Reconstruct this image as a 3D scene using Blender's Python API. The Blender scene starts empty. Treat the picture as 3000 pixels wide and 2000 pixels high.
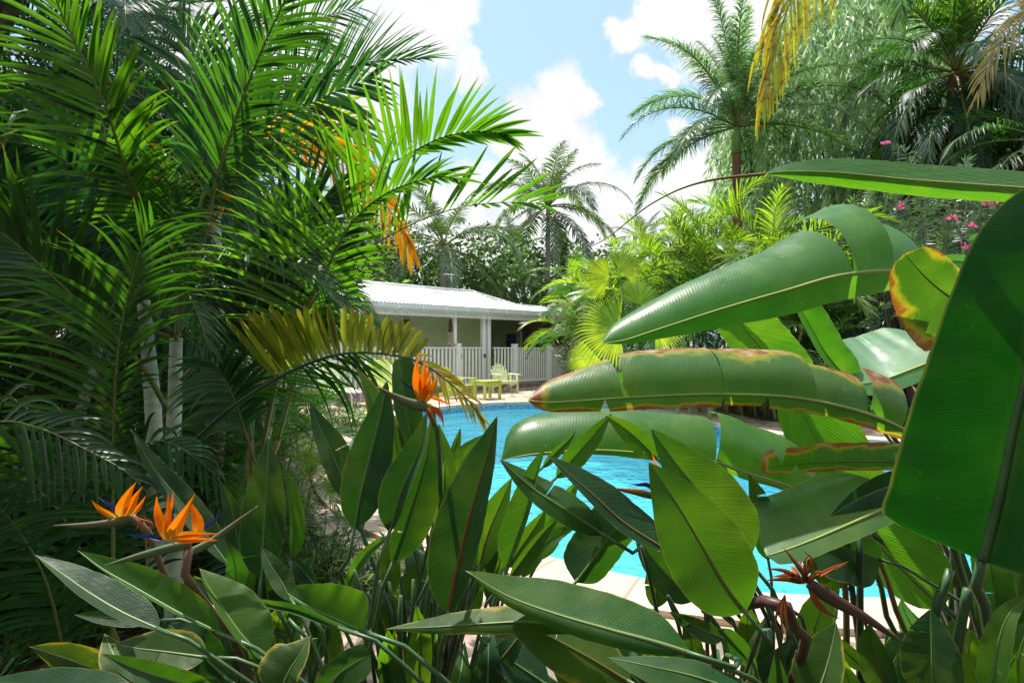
import bpy, math, random
from mathutils import Vector, Matrix
random.seed(7)
rnd = random.random
uni = random.uniform
SC = bpy.context.scene
COL = SC.collection
F = 1666.67; HY = 1021.0; H = 1.35          # focal length in photo pixels, horizon row, eye height

def R(d): return math.radians(d)
def P(px, py, Y):
    "the point at distance Y along the view axis that the photo shows at (px, py)"
    return Vector(((px - 1500) / F * Y, Y, H - (py - HY) / F * Y))
def G(px, py, z=0.0):
    "the ground point the photo shows at (px, py)"
    Y = (H - z) * F / (py - HY)
    return Vector(((px - 1500) / F * Y, Y, z))
def V3(p):
    return p.copy() if isinstance(p, Vector) else P(*p)

# ------------------------------------------------------------------ objects
def setp(o, label=None, cat=None, group=None, kind=None):
    if label: o['label'] = label
    if cat: o['category'] = cat
    if group: o['group'] = group
    if kind: o['kind'] = kind
    return o
def thing(name, label, cat, loc=(0, 0, 0), rotz=0.0, group=None):
    o = bpy.data.objects.new(name, None)
    COL.objects.link(o)
    o.location = loc; o.rotation_euler = (0, 0, rotz)
    o.empty_display_size = 0.1
    return setp(o, label, cat, group)
def link(name, me, parent=None, world=True):
    o = bpy.data.objects.new(name, me)
    COL.objects.link(o)
    if parent is not None:
        o.parent = parent
        if world:        # mesh was written in world space
            root = parent
            M = Matrix.Identity(4)
            while root is not None:
                M = local_matrix(root) @ M
                root = root.parent
            o.matrix_basis = M.inverted()
    return o
def local_matrix(o):
    return Matrix.LocRotScale(o.location, o.rotation_euler, o.scale)
class MB:
    "collects geometry, builds ONE mesh object"
    def __init__(s):
        s.v = []; s.f = []; s.uv = []; s.var = []; s.mi = []
    def add(s, verts, faces, uvs=None, var=(0.5, 0.5), mi=0):
        b = len(s.v)
        s.v.extend([tuple(p) for p in verts])
        s.uv.extend(uvs if uvs else [(0.5, 0.5)] * len(verts))
        s.var.extend([var] * len(verts))
        for f in faces:
            s.f.append(tuple(i + b for i in f)); s.mi.append(mi)
    def box(s, c, d, M=None, mi=0):
        x, y, z = d[0] / 2, d[1] / 2, d[2] / 2
        vs = [Vector((sx * x, sy * y, sz * z)) for sx in (-1, 1) for sy in (-1, 1) for sz in (-1, 1)]
        if M is not None: vs = [M @ v for v in vs]
        c = Vector(c)
        s.add([v + c for v in vs], [(0, 1, 3, 2), (4, 6, 7, 5), (0, 4, 5, 1), (2, 3, 7, 6), (0, 2, 6, 4), (1, 5, 7, 3)], mi=mi)
    def bar(s, a, b, w, h, up=(0, 0, 1), mi=0):
        "rectangular bar from a to b: w across, h along up"
        a = Vector(a); b = Vector(b); T = (b - a).normalized(); up = Vector(up)
        S = T.cross(up).normalized(); U = S.cross(T)
        vs = [p + S * (sx * w / 2) + U * (sz * h / 2) for p in (a, b) for sx in (-1, 1) for sz in (-1, 1)]
        s.add(vs, [(0, 1, 3, 2), (4, 6, 7, 5), (0, 4, 5, 1), (2, 3, 7, 6), (0, 2, 6, 4), (1, 5, 7, 3)], mi=mi)
    def tube(s, pts, rad, n=6, mi=0, var=(0.5, 0.5), cap=True, flat=1.0, fdir=None):
        k = len(pts)
        if not isinstance(rad, (list, tuple)): rad = [rad] * k
        prev = None
        vs = []; uvs = []
        for i in range(k):
            T = (pts[min(i + 1, k - 1)] - pts[max(i - 1, 0)])
            T = T.normalized() if T.length > 1e-9 else Vector((0, 0, 1))
            if prev is None:
                a = fdir if fdir is not None else (Vector((0, 0, 1)) if abs(T.z) < 0.9 else Vector((1, 0, 0)))
                A = (a - T * a.dot(T)).normalized()
            else:
                A = (prev - T * prev.dot(T)).normalized()
            prev = A; B = T.cross(A)
            for j in range(n):
                an = 2 * math.pi * j / n
                vs.append(pts[i] + A * (math.cos(an) * rad[i]) + B * (math.sin(an) * rad[i] * flat))
                uvs.append((i / (k - 1), j / n))
        fs = []
        for i in range(k - 1):
            for j in range(n):
                fs.append((i * n + j, i * n + (j + 1) % n, (i + 1) * n + (j + 1) % n, (i + 1) * n + j))
        if cap:
            fs.append(tuple(range(n - 1, -1, -1))); fs.append(tuple((k - 1) * n + j for j in range(n)))
        s.add(vs, fs, uvs, var, mi)
    def mesh(s, name, mats, smooth=True):
        me = bpy.data.meshes.new(name)
        me.from_pydata(s.v, [], s.f)
        if not isinstance(mats, (list, tuple)): mats = [mats]
        for m in mats: me.materials.append(m)
        n = len(me.loops)
        li = [0] * n; me.loops.foreach_get('vertex_index', li)
        for nm, src in (('UVMap', s.uv), ('Var', s.var)):
            l = me.uv_layers.new(name=nm)
            buf = [0.0] * (2 * n)
            for k2, vi in enumerate(li):
                buf[2 * k2], buf[2 * k2 + 1] = src[vi]
            l.data.foreach_set('uv', buf)
        me.polygons.foreach_set('material_index', s.mi)
        me.polygons.foreach_set('use_smooth', [smooth] * len(s.f))
        me.update()
        return me
    def build(s, name, mats, parent=None, smooth=True, world=True):
        return link(name, s.mesh(name, mats, smooth), parent, world)

def catmull(pts, per=14):
    q = [pts[0] * 2 - pts[1]] + list(pts) + [pts[-1] * 2 - pts[-2]]
    out = []
    for i in range(1, len(q) - 2):
        p0, p1, p2, p3 = q[i - 1:i + 3]
        for k in range(per):
            t = k / per
            out.append(0.5 * ((2 * p1) + (p2 - p0) * t + (2 * p0 - 5 * p1 + 4 * p2 - p3) * t * t + (3 * p1 - p0 - 3 * p2 + p3) * t ** 3))
    out.append(q[-2].copy())
    return out
def resample(pts, n):
    L = [0.0]
    for a, b in zip(pts, pts[1:]): L.append(L[-1] + (b - a).length)
    out = []; j = 0
    for i in range(n + 1):
        s = L[-1] * i / n
        while j < len(L) - 2 and L[j + 1] < s: j += 1
        d = L[j + 1] - L[j]
        t = (s - L[j]) / d if d > 1e-9 else 0
        out.append(pts[j].lerp(pts[j + 1], max(0, min(1, t))))
    return out
def spline(pts, n): return resample(catmull([V3(p) for p in pts]), n)
def keyed(keys, t):
    for (a, va), (b, vb) in zip(keys, keys[1:]):
        if t <= b:
            k = (t - a) / (b - a) if b > a else 0
            k = k * k * (3 - 2 * k) if False else k
            return va + (vb - va) * k
    return keys[-1][1]
def smooth_keys(keys, n=40):
    "keyed curve smoothed with Catmull-Rom in value"
    xs = [k[0] for k in keys]; ys = [k[1] for k in keys]
    out = []
    for i in range(n + 1):
        t = i / n
        j = 0
        while j < len(xs) - 2 and xs[j + 1] < t: j += 1
        h = xs[j + 1] - xs[j]; u = (t - xs[j]) / h
        def sl(a):
            if a <= 0 or a >= len(xs) - 1: return None
            return (ys[a + 1] - ys[a - 1]) / (xs[a + 1] - xs[a - 1])
        m0 = sl(j); m1 = sl(j + 1); d = (ys[j + 1] - ys[j]) / h
        if m0 is None: m0 = 2 * d - (m1 if m1 is not None else d)
        if m1 is None: m1 = 2 * d - m0
        v = (2*u**3-3*u*u+1)*ys[j] + (u**3-2*u*u+u)*h*m0 + (-2*u**3+3*u*u)*ys[j+1] + (u**3-u*u)*h*m1
        out.append((t, max(0.0, v)))
    return out

# ------------------------------------------------------------------ materials
def newmat(name):
    m = bpy.data.materials.new(name); m.use_nodes = True
    nt = m.node_tree; nt.nodes.clear()
    return m, nt
class NT:
    def __init__(s, nt): s.nt = nt
    def n(s, typ, **kw):
        nd = s.nt.nodes.new(typ)
        for k, v in kw.items(): setattr(nd, k, v)
        return nd
    def l(s, a, b): s.nt.links.new(a, b)
    def val(s, x): 
        return x
    def inp(s, sock, x):
        if isinstance(x, bpy.types.NodeSocket): s.l(x, sock)
        else: sock.default_value = x
    def math(s, op, a, b=None, c=None, clamp=False):
        nd = s.n('ShaderNodeMath', operation=op, use_clamp=clamp)
        s.inp(nd.inputs[0], a)
        if b is not None: s.inp(nd.inputs[1], b)
        if c is not None: s.inp(nd.inputs[2], c)
        return nd.outputs[0]
    def mix(s, f, a, b, blend='MIX'):
        nd = s.n('ShaderNodeMix', data_type='RGBA', blend_type=blend)
        s.inp(nd.inputs['Factor'], f)
        for sock, x in ((nd.inputs['A'], a), (nd.inputs['B'], b)):
            pass
        ca = [i for i in nd.inputs if i.name == 'A' and i.type == 'RGBA'][0]
        cb = [i for i in nd.inputs if i.name == 'B' and i.type == 'RGBA'][0]
        for sock, x in ((ca, a), (cb, b)):
            if isinstance(x, bpy.types.NodeSocket): s.l(x, sock)
            else: sock.default_value = (x[0], x[1], x[2], 1)
        return [o for o in nd.outputs if o.type == 'RGBA'][0]
    def noise(s, vec, scale, detail=3, rough=0.5, dim='3D'):
        nd = s.n('ShaderNodeTexNoise', noise_dimensions=dim)
        if vec is not None: s.l(vec, nd.inputs['Vector'])
        nd.inputs['Scale'].default_value = scale; nd.inputs['Detail'].default_value = detail
        nd.inputs['Roughness'].default_value = rough
        return nd
    def ramp(s, fac, stops, interp='LINEAR'):
        nd = s.n('ShaderNodeValToRGB'); cr = nd.color_ramp; cr.interpolation = interp
        while len(cr.elements) < len(stops): cr.elements.new(0.5)
        for e, (p, c) in zip(cr.elements, stops):
            e.position = p; e.color = (c[0], c[1], c[2], 1) if not isinstance(c, float) else (c, c, c, 1)
        s.l(fac, nd.inputs['Fac'])
        return nd.outputs['Color']
    def maprange(s, x, a, b, c, d, typ='LINEAR'):
        nd = s.n('ShaderNodeMapRange', interpolation_type=typ)
        s.inp(nd.inputs['Value'], x)
        for k, v in (('From Min', a), ('From Max', b), ('To Min', c), ('To Max', d)): s.inp(nd.inputs[k], v)
        return nd.outputs['Result']
    def uv(s, name):
        nd = s.n('ShaderNodeUVMap', uv_map=name)
        sp = s.n('ShaderNodeSeparateXYZ'); s.l(nd.outputs[0], sp.inputs[0])
        return nd.outputs[0], sp.outputs[0], sp.outputs[1]

def leaf_material(name, top, trans, tfac=0.4, rough=0.4, spec=0.45, veins=0.0, vein_n=60, slant=0.35, brown=0.0,
                  yellow=0.0, tip=0.0, jitter=0.25, streak=0.0, huevar=0.0, spots=0.0, bump=0.3, blotch=0.0, patch=0.45, ugrad=0.0):
    """thin leaf: glossy green face, light coming through it, side veins as relief,
    yellow-brown margin where brown > 0"""
    m, nt = newmat(name); t = NT(nt)
    out = t.n('ShaderNodeOutputMaterial')
    uvv, u, v = t.uv('UVMap'); _, va, vb = t.uv('Var')
    av = t.math('ABSOLUTE', v)
    oi = t.n('ShaderNodeObjectInfo'); rn = oi.outputs['Random']
    geo = t.n('ShaderNodeNewGeometry')
    ns = t.noise(geo.outputs['Position'], 9.0, 3)
    k = t.math('ADD', t.math('MULTIPLY', t.math('SUBTRACT', va, 0.5), jitter * 2), t.math('MULTIPLY', t.math('SUBTRACT', rn, 0.5), jitter * 1.4))
    k = t.math('ADD', k, t.math('MULTIPLY', t.math('SUBTRACT', ns.outputs['Fac'], 0.5), 0.7))
    k = t.math('ADD', k, 1.0)
    base = t.n('ShaderNodeRGB'); base.outputs[0].default_value = (*top, 1)
    tr = t.n('ShaderNodeRGB'); tr.outputs[0].default_value = (*trans, 1)
    cb, ct = base.outputs[0], tr.outputs[0]
    bump_h = None
    if veins > 0:
        ph = t.math('SUBTRACT', t.math('MULTIPLY', u, float(vein_n)), t.math('MULTIPLY', av, vein_n * slant * 0.3))
        n2 = t.noise(uvv, 5.0, 2)
        ph = t.math('ADD', ph, t.math('MULTIPLY', n2.outputs['Fac'], 1.2))
        w = t.math('SINE', t.math('MULTIPLY', ph, 6.2832))
        pv = t.n('ShaderNodeCombineXYZ'); t.l(t.math('MULTIPLY', ph, 0.55), pv.inputs[0]); t.l(va, pv.inputs[1])
        irr = t.noise(pv.outputs[0], 1.0, 3, 0.65)
        ir = t.math('MULTIPLY', t.math('SUBTRACT', irr.outputs['Fac'], 0.5), 3.0)
        bump_h = t.math('ADD', t.math('MULTIPLY', w, 0.35), t.math('MULTIPLY', ir, 0.9))
        ww = t.math('ADD', t.math('MULTIPLY', w, 0.25), t.math('MULTIPLY', ir, 0.75))
        k = t.math('ADD', k, t.math('MULTIPLY', ww, veins * 0.3))
        # paler zone along the midrib
        mr = t.maprange(av, 0.0, 0.12, 0.35, 0.0)
        cb = t.mix(mr, cb, (0.16, 0.26, 0.06)); 
    if streak > 0:
        st = t.noise(uvv, 1.0, 2); 
        mp = t.n('ShaderNodeMapping'); mp.inputs['Scale'].default_value = (2.0, 40.0, 1.0)
        t.l(uvv, mp.inputs['Vector']); t.l(mp.outputs[0], st.inputs['Vector'])
        k = t.math('ADD', k, t.math('MULTIPLY', t.math('SUBTRACT', st.outputs['Fac'], 0.5), streak))
    if spots > 0:
        vo = t.n('ShaderNodeTexVoronoi'); vo.inputs['Scale'].default_value = 26.0
        t.l(geo.outputs['Position'], vo.inputs['Vector'])
        sp = t.maprange(vo.outputs['Distance'], 0.05, 0.09, spots, 0.0)
        rr = t.n('ShaderNodeSeparateColor'); t.l(vo.outputs['Color'], rr.inputs[0])
        sp = t.math('MULTIPLY', sp, t.math('GREATER_THAN', rr.outputs[0], 0.55))
        cb = t.mix(sp, cb, (0.45, 0.42, 0.2)); ct = t.mix(sp, ct, (0.6, 0.5, 0.2))
    if huevar > 0:
        hv = t.math('MULTIPLY', t.math('ADD', va, rn), 0.5 * huevar * 2)
        hv = t.math('SUBTRACT', hv, 0.35 * huevar, clamp=True)
        cb = t.mix(hv, cb, (0.22, 0.24, 0.02)); ct = t.mix(hv, ct, (0.6, 0.55, 0.03))
    if veins > 0:
        pn = t.noise(geo.outputs['Position'], 4.5, 4, 0.6)
        pf = t.maprange(pn.outputs['Fac'], 0.48, 0.75, 0.0, patch)
        cb = t.mix(pf, cb, (0.11, 0.15, 0.02)); ct = t.mix(pf, ct, (0.36, 0.46, 0.02))
    kc = t.n('ShaderNodeCombineColor'); 
    for i in range(3): t.l(k, kc.inputs[i])
    cb = t.mix(1.0, cb, kc.outputs[0], 'MULTIPLY'); ct = t.mix(1.0, ct, kc.outputs[0], 'MULTIPLY')
    if veins > 0:
        ed = t.maprange(av, 0.955, 0.985, 0.0, 0.55)
        cb = t.mix(ed, cb, (0.20, 0.22, 0.06)); ct = t.mix(ed, ct, (0.4, 0.42, 0.06))
        dn = t.noise(geo.outputs['Position'], 38.0, 3, 0.7)
        ds = t.maprange(dn.outputs['Fac'], 0.66, 0.72, 0.0, 0.5)
        cb = t.mix(ds, cb, (0.16, 0.15, 0.08))
    if streak > 0:
        tp = t.maprange(u, 0.86, 0.97, 0.0, 1.0)
        tp = t.math('MULTIPLY', tp, t.maprange(va, 0.45, 0.6, 0.0, 0.9))
        cb = t.mix(tp, cb, (0.24, 0.15, 0.05)); ct = t.mix(tp, ct, (0.4, 0.24, 0.05))
    if brown > 0 or tip > 0:
        nb = t.noise(geo.outputs['Position'], 9.0, 5, 0.6)
        nf = t.math('MULTIPLY', t.math('SUBTRACT', nb.outputs['Fac'], 0.5), 1.35)
        e = t.math('ADD', av, nf)
        if tip > 0:
            e = t.math('MAXIMUM', e, t.math('ADD', t.math('SUBTRACT', 1.0, t.math('DIVIDE', u, tip)), nf))
        e = t.math('ADD', e, brown - 1.0)       # >0 near the margin
        yel = t.maprange(e, -0.16, 0.03, 0.0, 0.7)
        brn = t.maprange(e, 0.02, 0.10, 0.0, 1.0)
        cb = t.mix(yel, cb, (0.42, 0.33, 0.02)); ct = t.mix(yel, ct, (0.95, 0.75, 0.03))
        bc = t.ramp(t.noise(geo.outputs['Position'], 30.0, 3).outputs['Fac'], [(0.3, (0.12, 0.04, 0.018)), (0.5, (0.30, 0.13, 0.06)), (0.68, (0.5, 0.36, 0.26))])
        cb = t.mix(brn, cb, bc); ct = t.mix(brn, ct, (0.55, 0.16, 0.02))
    if yellow > 0:
        ny = t.noise(geo.outputs['Position'], 4.0, 3)
        f = t.maprange(t.math('ADD', ny.outputs['Fac'], t.math('MULTIPLY', va, 0.3)), 0.75 - yellow * 0.5, 0.95 - yellow * 0.5, 0.0, 1.0)
        cb = t.mix(f, cb, (0.5, 0.22, 0.01)); ct = t.mix(f, ct, (0.95, 0.45, 0.01))
    if ugrad > 0:
        gf = t.maprange(u, 0.62, 1.0, 0.0, ugrad)
        cb = t.mix(gf, cb, (0.75, 0.50, 0.05)); ct = t.mix(gf, ct, (0.9, 0.6, 0.05))
    if blotch > 0:
        bn = t.noise(geo.outputs['Position'], 26.0, 3, 0.6)
        f = t.maprange(bn.outputs['Fac'], 0.60 - blotch * 0.1, 0.66, 0.0, 0.9)
        cb = t.mix(f, cb, (0.15, 0.055, 0.012)); ct = t.mix(f, ct, (0.45, 0.16, 0.01))
    p = t.n('ShaderNodeBsdfPrincipled')
    t.l(cb, p.inputs['Base Color']); p.inputs['Roughness'].default_value = rough
    if veins > 0:      # dust and old rain marks: uneven gloss, yellower patches
        rn_ = t.noise(geo.outputs['Position'], 16.0, 5, 0.7)
        t.l(t.maprange(rn_.outputs['Fac'], 0.35, 0.7, rough - 0.07, rough + 0.24), p.inputs['Roughness'])
    p.inputs['Specular IOR Level'].default_value = spec
    tl = t.n('ShaderNodeBsdfTranslucent'); t.l(ct, tl.inputs['Color'])
    if bump_h is not None:
        b = t.n('ShaderNodeBump'); b.inputs['Strength'].default_value = bump; b.inputs['Distance'].default_value = 0.002
        t.l(bump_h, b.inputs['Height']); t.l(b.outputs[0], p.inputs['Normal']); t.l(b.outputs[0], tl.inputs['Normal'])
    mx = t.n('ShaderNodeMixShader'); mx.inputs[0].default_value = tfac
    t.l(p.outputs[0], mx.inputs[1]); t.l(tl.outputs[0], mx.inputs[2])
    t.l(mx.outputs[0], out.inputs['Surface'])
    return m
def plain(name, col, rough=0.5, spec=0.4, nscale=8.0, namp=0.3, bump=0.0, bscale=60.0, stretch=None, col2=None, metal=0.0):
    m, nt = newmat(name); t = NT(nt)
    out = t.n('ShaderNodeOutputMaterial'); p = t.n('ShaderNodeBsdfPrincipled')
    tc = t.n('ShaderNodeTexCoord'); vec = tc.outputs['Object']
    if stretch:
        mp = t.n('ShaderNodeMapping'); mp.inputs['Scale'].default_value = stretch
        t.l(vec, mp.inputs['Vector']); vec = mp.outputs[0]
    ns = t.noise(vec, nscale, 4)
    c2 = col2 if col2 else tuple(max(0, c * (1 - namp)) for c in col)
    c1 = tuple(c * (1 + namp * 0.5) for c in col)
    c = t.ramp(ns.outputs['Fac'], [(0.3, c2), (0.7, c1)])
    t.l(c, p.inputs['Base Color']); p.inputs['Roughness'].default_value = rough
    p.inputs['Specular IOR Level'].default_value = spec; p.inputs['Metallic'].default_value = metal
    if bump > 0:
        nb = t.noise(vec, bscale, 4)
        b = t.n('ShaderNodeBump'); b.inputs['Strength'].default_value = bump; b.inputs['Distance'].default_value = 0.01
        t.l(nb.outputs['Fac'], b.inputs['Height']); t.l(b.outputs[0], p.inputs['Normal'])
    t.l(p.outputs[0], out.inputs['Surface'])
    return m

M = {}
# broad leaves
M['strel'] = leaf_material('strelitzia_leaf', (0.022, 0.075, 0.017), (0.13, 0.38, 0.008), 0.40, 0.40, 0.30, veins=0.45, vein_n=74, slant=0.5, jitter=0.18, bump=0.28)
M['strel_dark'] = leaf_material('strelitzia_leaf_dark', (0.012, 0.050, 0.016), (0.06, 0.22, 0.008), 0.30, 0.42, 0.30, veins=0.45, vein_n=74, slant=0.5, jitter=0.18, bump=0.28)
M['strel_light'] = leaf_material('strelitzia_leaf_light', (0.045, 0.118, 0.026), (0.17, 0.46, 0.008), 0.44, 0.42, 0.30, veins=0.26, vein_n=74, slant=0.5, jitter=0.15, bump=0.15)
M['strel_old'] = leaf_material('strelitzia_leaf_old', (0.035, 0.082, 0.018), (0.16, 0.34, 0.008), 0.38, 0.45, 0.28, veins=0.4, vein_n=74, slant=0.5, jitter=0.18, bump=0.2, brown=0.03, tip=0.05, spots=0.5)
M['banana'] = leaf_material('banana_leaf', (0.045, 0.120, 0.040), (0.14, 0.46, 0.010), 0.40, 0.34, 0.5, veins=0.35, vein_n=115, slant=0.2, jitter=0.12, spots=0.5, bump=0.09)
M['banana_rib'] = leaf_material('banana_leaf_ribbed', (0.045, 0.120, 0.034), (0.15, 0.44, 0.010), 0.40, 0.36, 0.45, veins=0.9, vein_n=38, slant=1.2, jitter=0.12, spots=0.5, bump=0.6)
M['banana_dark'] = leaf_material('banana_leaf_dark', (0.005, 0.028, 0.007), (0.006, 0.135, 0.001), 0.38, 0.36, 0.45, veins=0.35, vein_n=115, slant=0.2, jitter=0.1, spots=0.7, bump=0.09, patch=0.08)  # darkened in colour in place of shadow cast by other leaves
M['banana_pale'] = leaf_material('banana_leaf_pale', (0.085, 0.190, 0.115), (0.14, 0.46, 0.05), 0.32, 0.36, 0.5, veins=0.3, vein_n=115, slant=0.2, jitter=0.1, bump=0.08)
M['banana_brown'] = leaf_material('banana_leaf_brown_edge', (0.045, 0.120, 0.035), (0.14, 0.44, 0.010), 0.40, 0.36, 0.45, veins=0.35, vein_n=115, slant=0.2, brown=0.25, tip=0.13, jitter=0.12, spots=0.6, bump=0.09)
M['banana_sick'] = leaf_material('banana_leaf_sick', (0.045, 0.115, 0.030), (0.09, 0.27, 0.008), 0.36, 0.36, 0.45, veins=0.35, vein_n=115, slant=0.2, brown=0.20, tip=0.12, jitter=0.12, bump=0.25)
# palms; the lit, sunny and dark arecas carry sun and shade in their colour
M['areca_lit'] = leaf_material('areca_leaflet_lit', (0.030, 0.092, 0.016), (0.14, 0.38, 0.006), 0.44, 0.34, 0.5, streak=0.5, jitter=0.3)
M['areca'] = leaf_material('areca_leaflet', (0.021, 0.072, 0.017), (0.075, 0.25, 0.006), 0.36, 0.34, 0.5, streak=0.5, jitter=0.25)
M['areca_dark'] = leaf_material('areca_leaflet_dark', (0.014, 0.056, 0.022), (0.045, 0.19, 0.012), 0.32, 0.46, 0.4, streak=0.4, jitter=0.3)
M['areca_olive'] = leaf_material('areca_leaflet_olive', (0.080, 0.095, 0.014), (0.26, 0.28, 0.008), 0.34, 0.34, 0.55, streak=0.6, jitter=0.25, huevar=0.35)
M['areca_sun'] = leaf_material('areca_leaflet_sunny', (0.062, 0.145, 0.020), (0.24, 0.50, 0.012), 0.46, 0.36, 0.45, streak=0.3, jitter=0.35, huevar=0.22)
M['coco'] = leaf_material('coconut_leaflet', (0.055, 0.105, 0.050), (0.12, 0.24, 0.03), 0.32, 0.34, 0.6, jitter=0.3)
M['royal'] = leaf_material('royal_leaflet', (0.060, 0.125, 0.065), (0.16, 0.34, 0.07), 0.40, 0.34, 0.6, jitter=0.3)
M['fan'] = leaf_material('fan_leaflet', (0.12, 0.18, 0.015), (0.48, 0.64, 0.015), 0.52, 0.4, 0.4, streak=0.4, jitter=0.25, huevar=0.25)
M['yellow_frond'] = leaf_material('yellowing_leaflet', (0.24, 0.22, 0.014), (0.75, 0.62, 0.015), 0.48, 0.4, 0.4, streak=0.7, jitter=0.45, yellow=0.02, blotch=0.7, huevar=0.0)
M['orange_frond'] = leaf_material('orange_leaflet', (0.55, 0.20, 0.008), (1.0, 0.42, 0.008), 0.5, 0.5, 0.3, streak=0.4, jitter=0.3)
M['tan_frond'] = leaf_material('tan_leaflet', (0.26, 0.19, 0.075), (0.50, 0.36, 0.08), 0.35, 0.55, 0.3, streak=0.5, jitter=0.3)
M['dead_frond'] = leaf_material('dead_leaflet', (0.10, 0.060, 0.030), (0.2, 0.1, 0.03), 0.2, 0.7, 0.2, streak=0.5, jitter=0.4)
# small-leaved plants
M['bush'] = leaf_material('bush_leaf', (0.035, 0.095, 0.020), (0.12, 0.32, 0.012), 0.4, 0.45, 0.4, jitter=0.4)
M['bamboo'] = leaf_material('bamboo_leaf', (0.10, 0.19, 0.028), (0.36, 0.62, 0.02), 0.45, 0.42, 0.4, jitter=0.35)
M['tree_dark'] = leaf_material('tree_leaf_dark', (0.045, 0.090, 0.034), (0.12, 0.25, 0.035), 0.35, 0.5, 0.35, jitter=0.5)
M['tree_mid'] = leaf_material('tree_leaf_mid', (0.055, 0.115, 0.030), (0.16, 0.32, 0.03), 0.4, 0.5, 0.35, jitter=0.5)
M['weeping'] = leaf_material('weeping_leaf', (0.22, 0.32, 0.18), (0.46, 0.64, 0.30), 0.5, 0.45, 0.4, jitter=0.4)
M['oleander'] = leaf_material('oleander_leaf', (0.070, 0.140, 0.070), (0.18, 0.36, 0.07), 0.36, 0.34, 0.55, jitter=0.35)
M['croton'] = leaf_material('croton_leaf', (0.40, 0.36, 0.015), (0.7, 0.6, 0.02), 0.35, 0.4, 0.4, jitter=0.4)
M['pink'] = leaf_material('pink_petal', (0.76, 0.13, 0.30), (0.8, 0.2, 0.4), 0.35, 0.5, 0.3, jitter=0.3)
M['mauve'] = leaf_material('mauve_petal', (0.65, 0.30, 0.55), (0.7, 0.3, 0.6), 0.35, 0.5, 0.3, jitter=0.3)
# stems
M['stem'] = plain('leaf_stalk', (0.055, 0.120, 0.045), 0.42, 0.45, 14, 0.35)
M['stem_dark'] = plain('leaf_stalk_dark', (0.035, 0.070, 0.035), 0.45, 0.4, 14, 0.35)
M['rib_brown'] = plain('midrib_brown', (0.15, 0.11, 0.03), 0.45, 0.4, 12, 0.3)
M['rib'] = plain('midrib_green', (0.10, 0.18, 0.045), 0.4, 0.45, 12, 0.2)
M['rib_banana'] = plain('midrib_banana', (0.27, 0.34, 0.09), 0.4, 0.4, 12, 0.2)
M['rib_pale'] = plain('midrib_pale', (0.17, 0.23, 0.09), 0.42, 0.4, 12, 0.2)
M['rib_red'] = plain('midrib_red', (0.20, 0.045, 0.025), 0.45, 0.4, 12, 0.3)
M['rachis'] = plain('frond_stalk', (0.10, 0.16, 0.035), 0.42, 0.4, 6, 0.3, col2=(0.16, 0.13, 0.03))
M['rachis_brown'] = plain('frond_stalk_brown', (0.22, 0.15, 0.04), 0.5, 0.35, 6, 0.3)
M['cane'] = plain('palm_cane', (0.50, 0.53, 0.43), 0.6, 0.3, 5, 0.25, 0.3, 40, stretch=(1, 1, 3.0), col2=(0.24, 0.30, 0.18))
M['cane_green'] = plain('palm_cane_green', (0.20, 0.24, 0.08), 0.5, 0.35, 5, 0.3, stretch=(1, 1, .4), col2=(0.26, 0.20, 0.06))
M['trunk'] = plain('palm_trunk', (0.24, 0.22, 0.19), 0.85, 0.2, 4, 0.4, 0.6, 18, stretch=(1, 1, 7.0))
M['trunk_brown'] = plain('palm_trunk_brown', (0.16, 0.085, 0.045), 0.85, 0.2, 6, 0.5, 0.6, 25, stretch=(4, 4, 0.6))
M['bark'] = plain('tree_bark', (0.14, 0.105, 0.08), 0.9, 0.15, 6, 0.4, 0.6, 25, stretch=(2, 2, .5))
M['crownshaft'] = plain('crown_shaft', (0.14, 0.24, 0.05), 0.45, 0.4, 4, 0.3, stretch=(2, 2, .4))
# flowers
M['sepal'] = leaf_material('orange_sepal', (0.80, 0.17, 0.004), (0.95, 0.25, 0.004), 0.35, 0.45, 0.3, streak=0.55, jitter=0.22, ugrad=0.7)
M['sepal_old'] = leaf_material('withered_sepal', (0.26, 0.085, 0.028), (0.32, 0.09, 0.02), 0.3, 0.6, 0.2, streak=0.6, jitter=0.4)
M['tongue'] = leaf_material('blue_petal', (0.020, 0.026, 0.13), (0.03, 0.03, 0.15), 0.2, 0.45, 0.4, streak=0.3, jitter=0.2)
M['spathe'] = plain('flower_sheath', (0.075, 0.14, 0.06), 0.42, 0.45, 7, 0.3, col2=(0.13, 0.085, 0.045))
M['spathe_old'] = plain('flower_sheath_old', (0.045, 0.022, 0.026), 0.45, 0.4, 16, 0.3, col2=(0.09, 0.04, 0.028))
# ------------------------------------------------------------------ broad leaves
STREL = smooth_keys([(0, 0), (.04, .11), (.14, .36), (.3, .69), (.5, .95), (.66, 1.0), (.82, .88), (.93, .52), (1, .03)])
BAN = smooth_keys([(0, 0), (.03, .30), (.1, .68), (.25, .93), (.5, 1.0), (.8, .95), (.94, .62), (1, .06)])
BLUNT = smooth_keys([(0, 0), (.015, .5), (.06, .8), (.2, .97), (.5, 1.0), (.8, .97), (.94, .7), (1, .1)])
SPINDLE = smooth_keys([(0, 0), (.15, .26), (.4, .72), (.64, 1.0), (.85, .78), (1, .25)])
def pt_on(keys, t):
    x = t * (len(keys) - 1); i = min(int(x), len(keys) - 2)
    return keys[i][1] + (keys[i + 1][1] - keys[i][1]) * (x - i)

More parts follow.
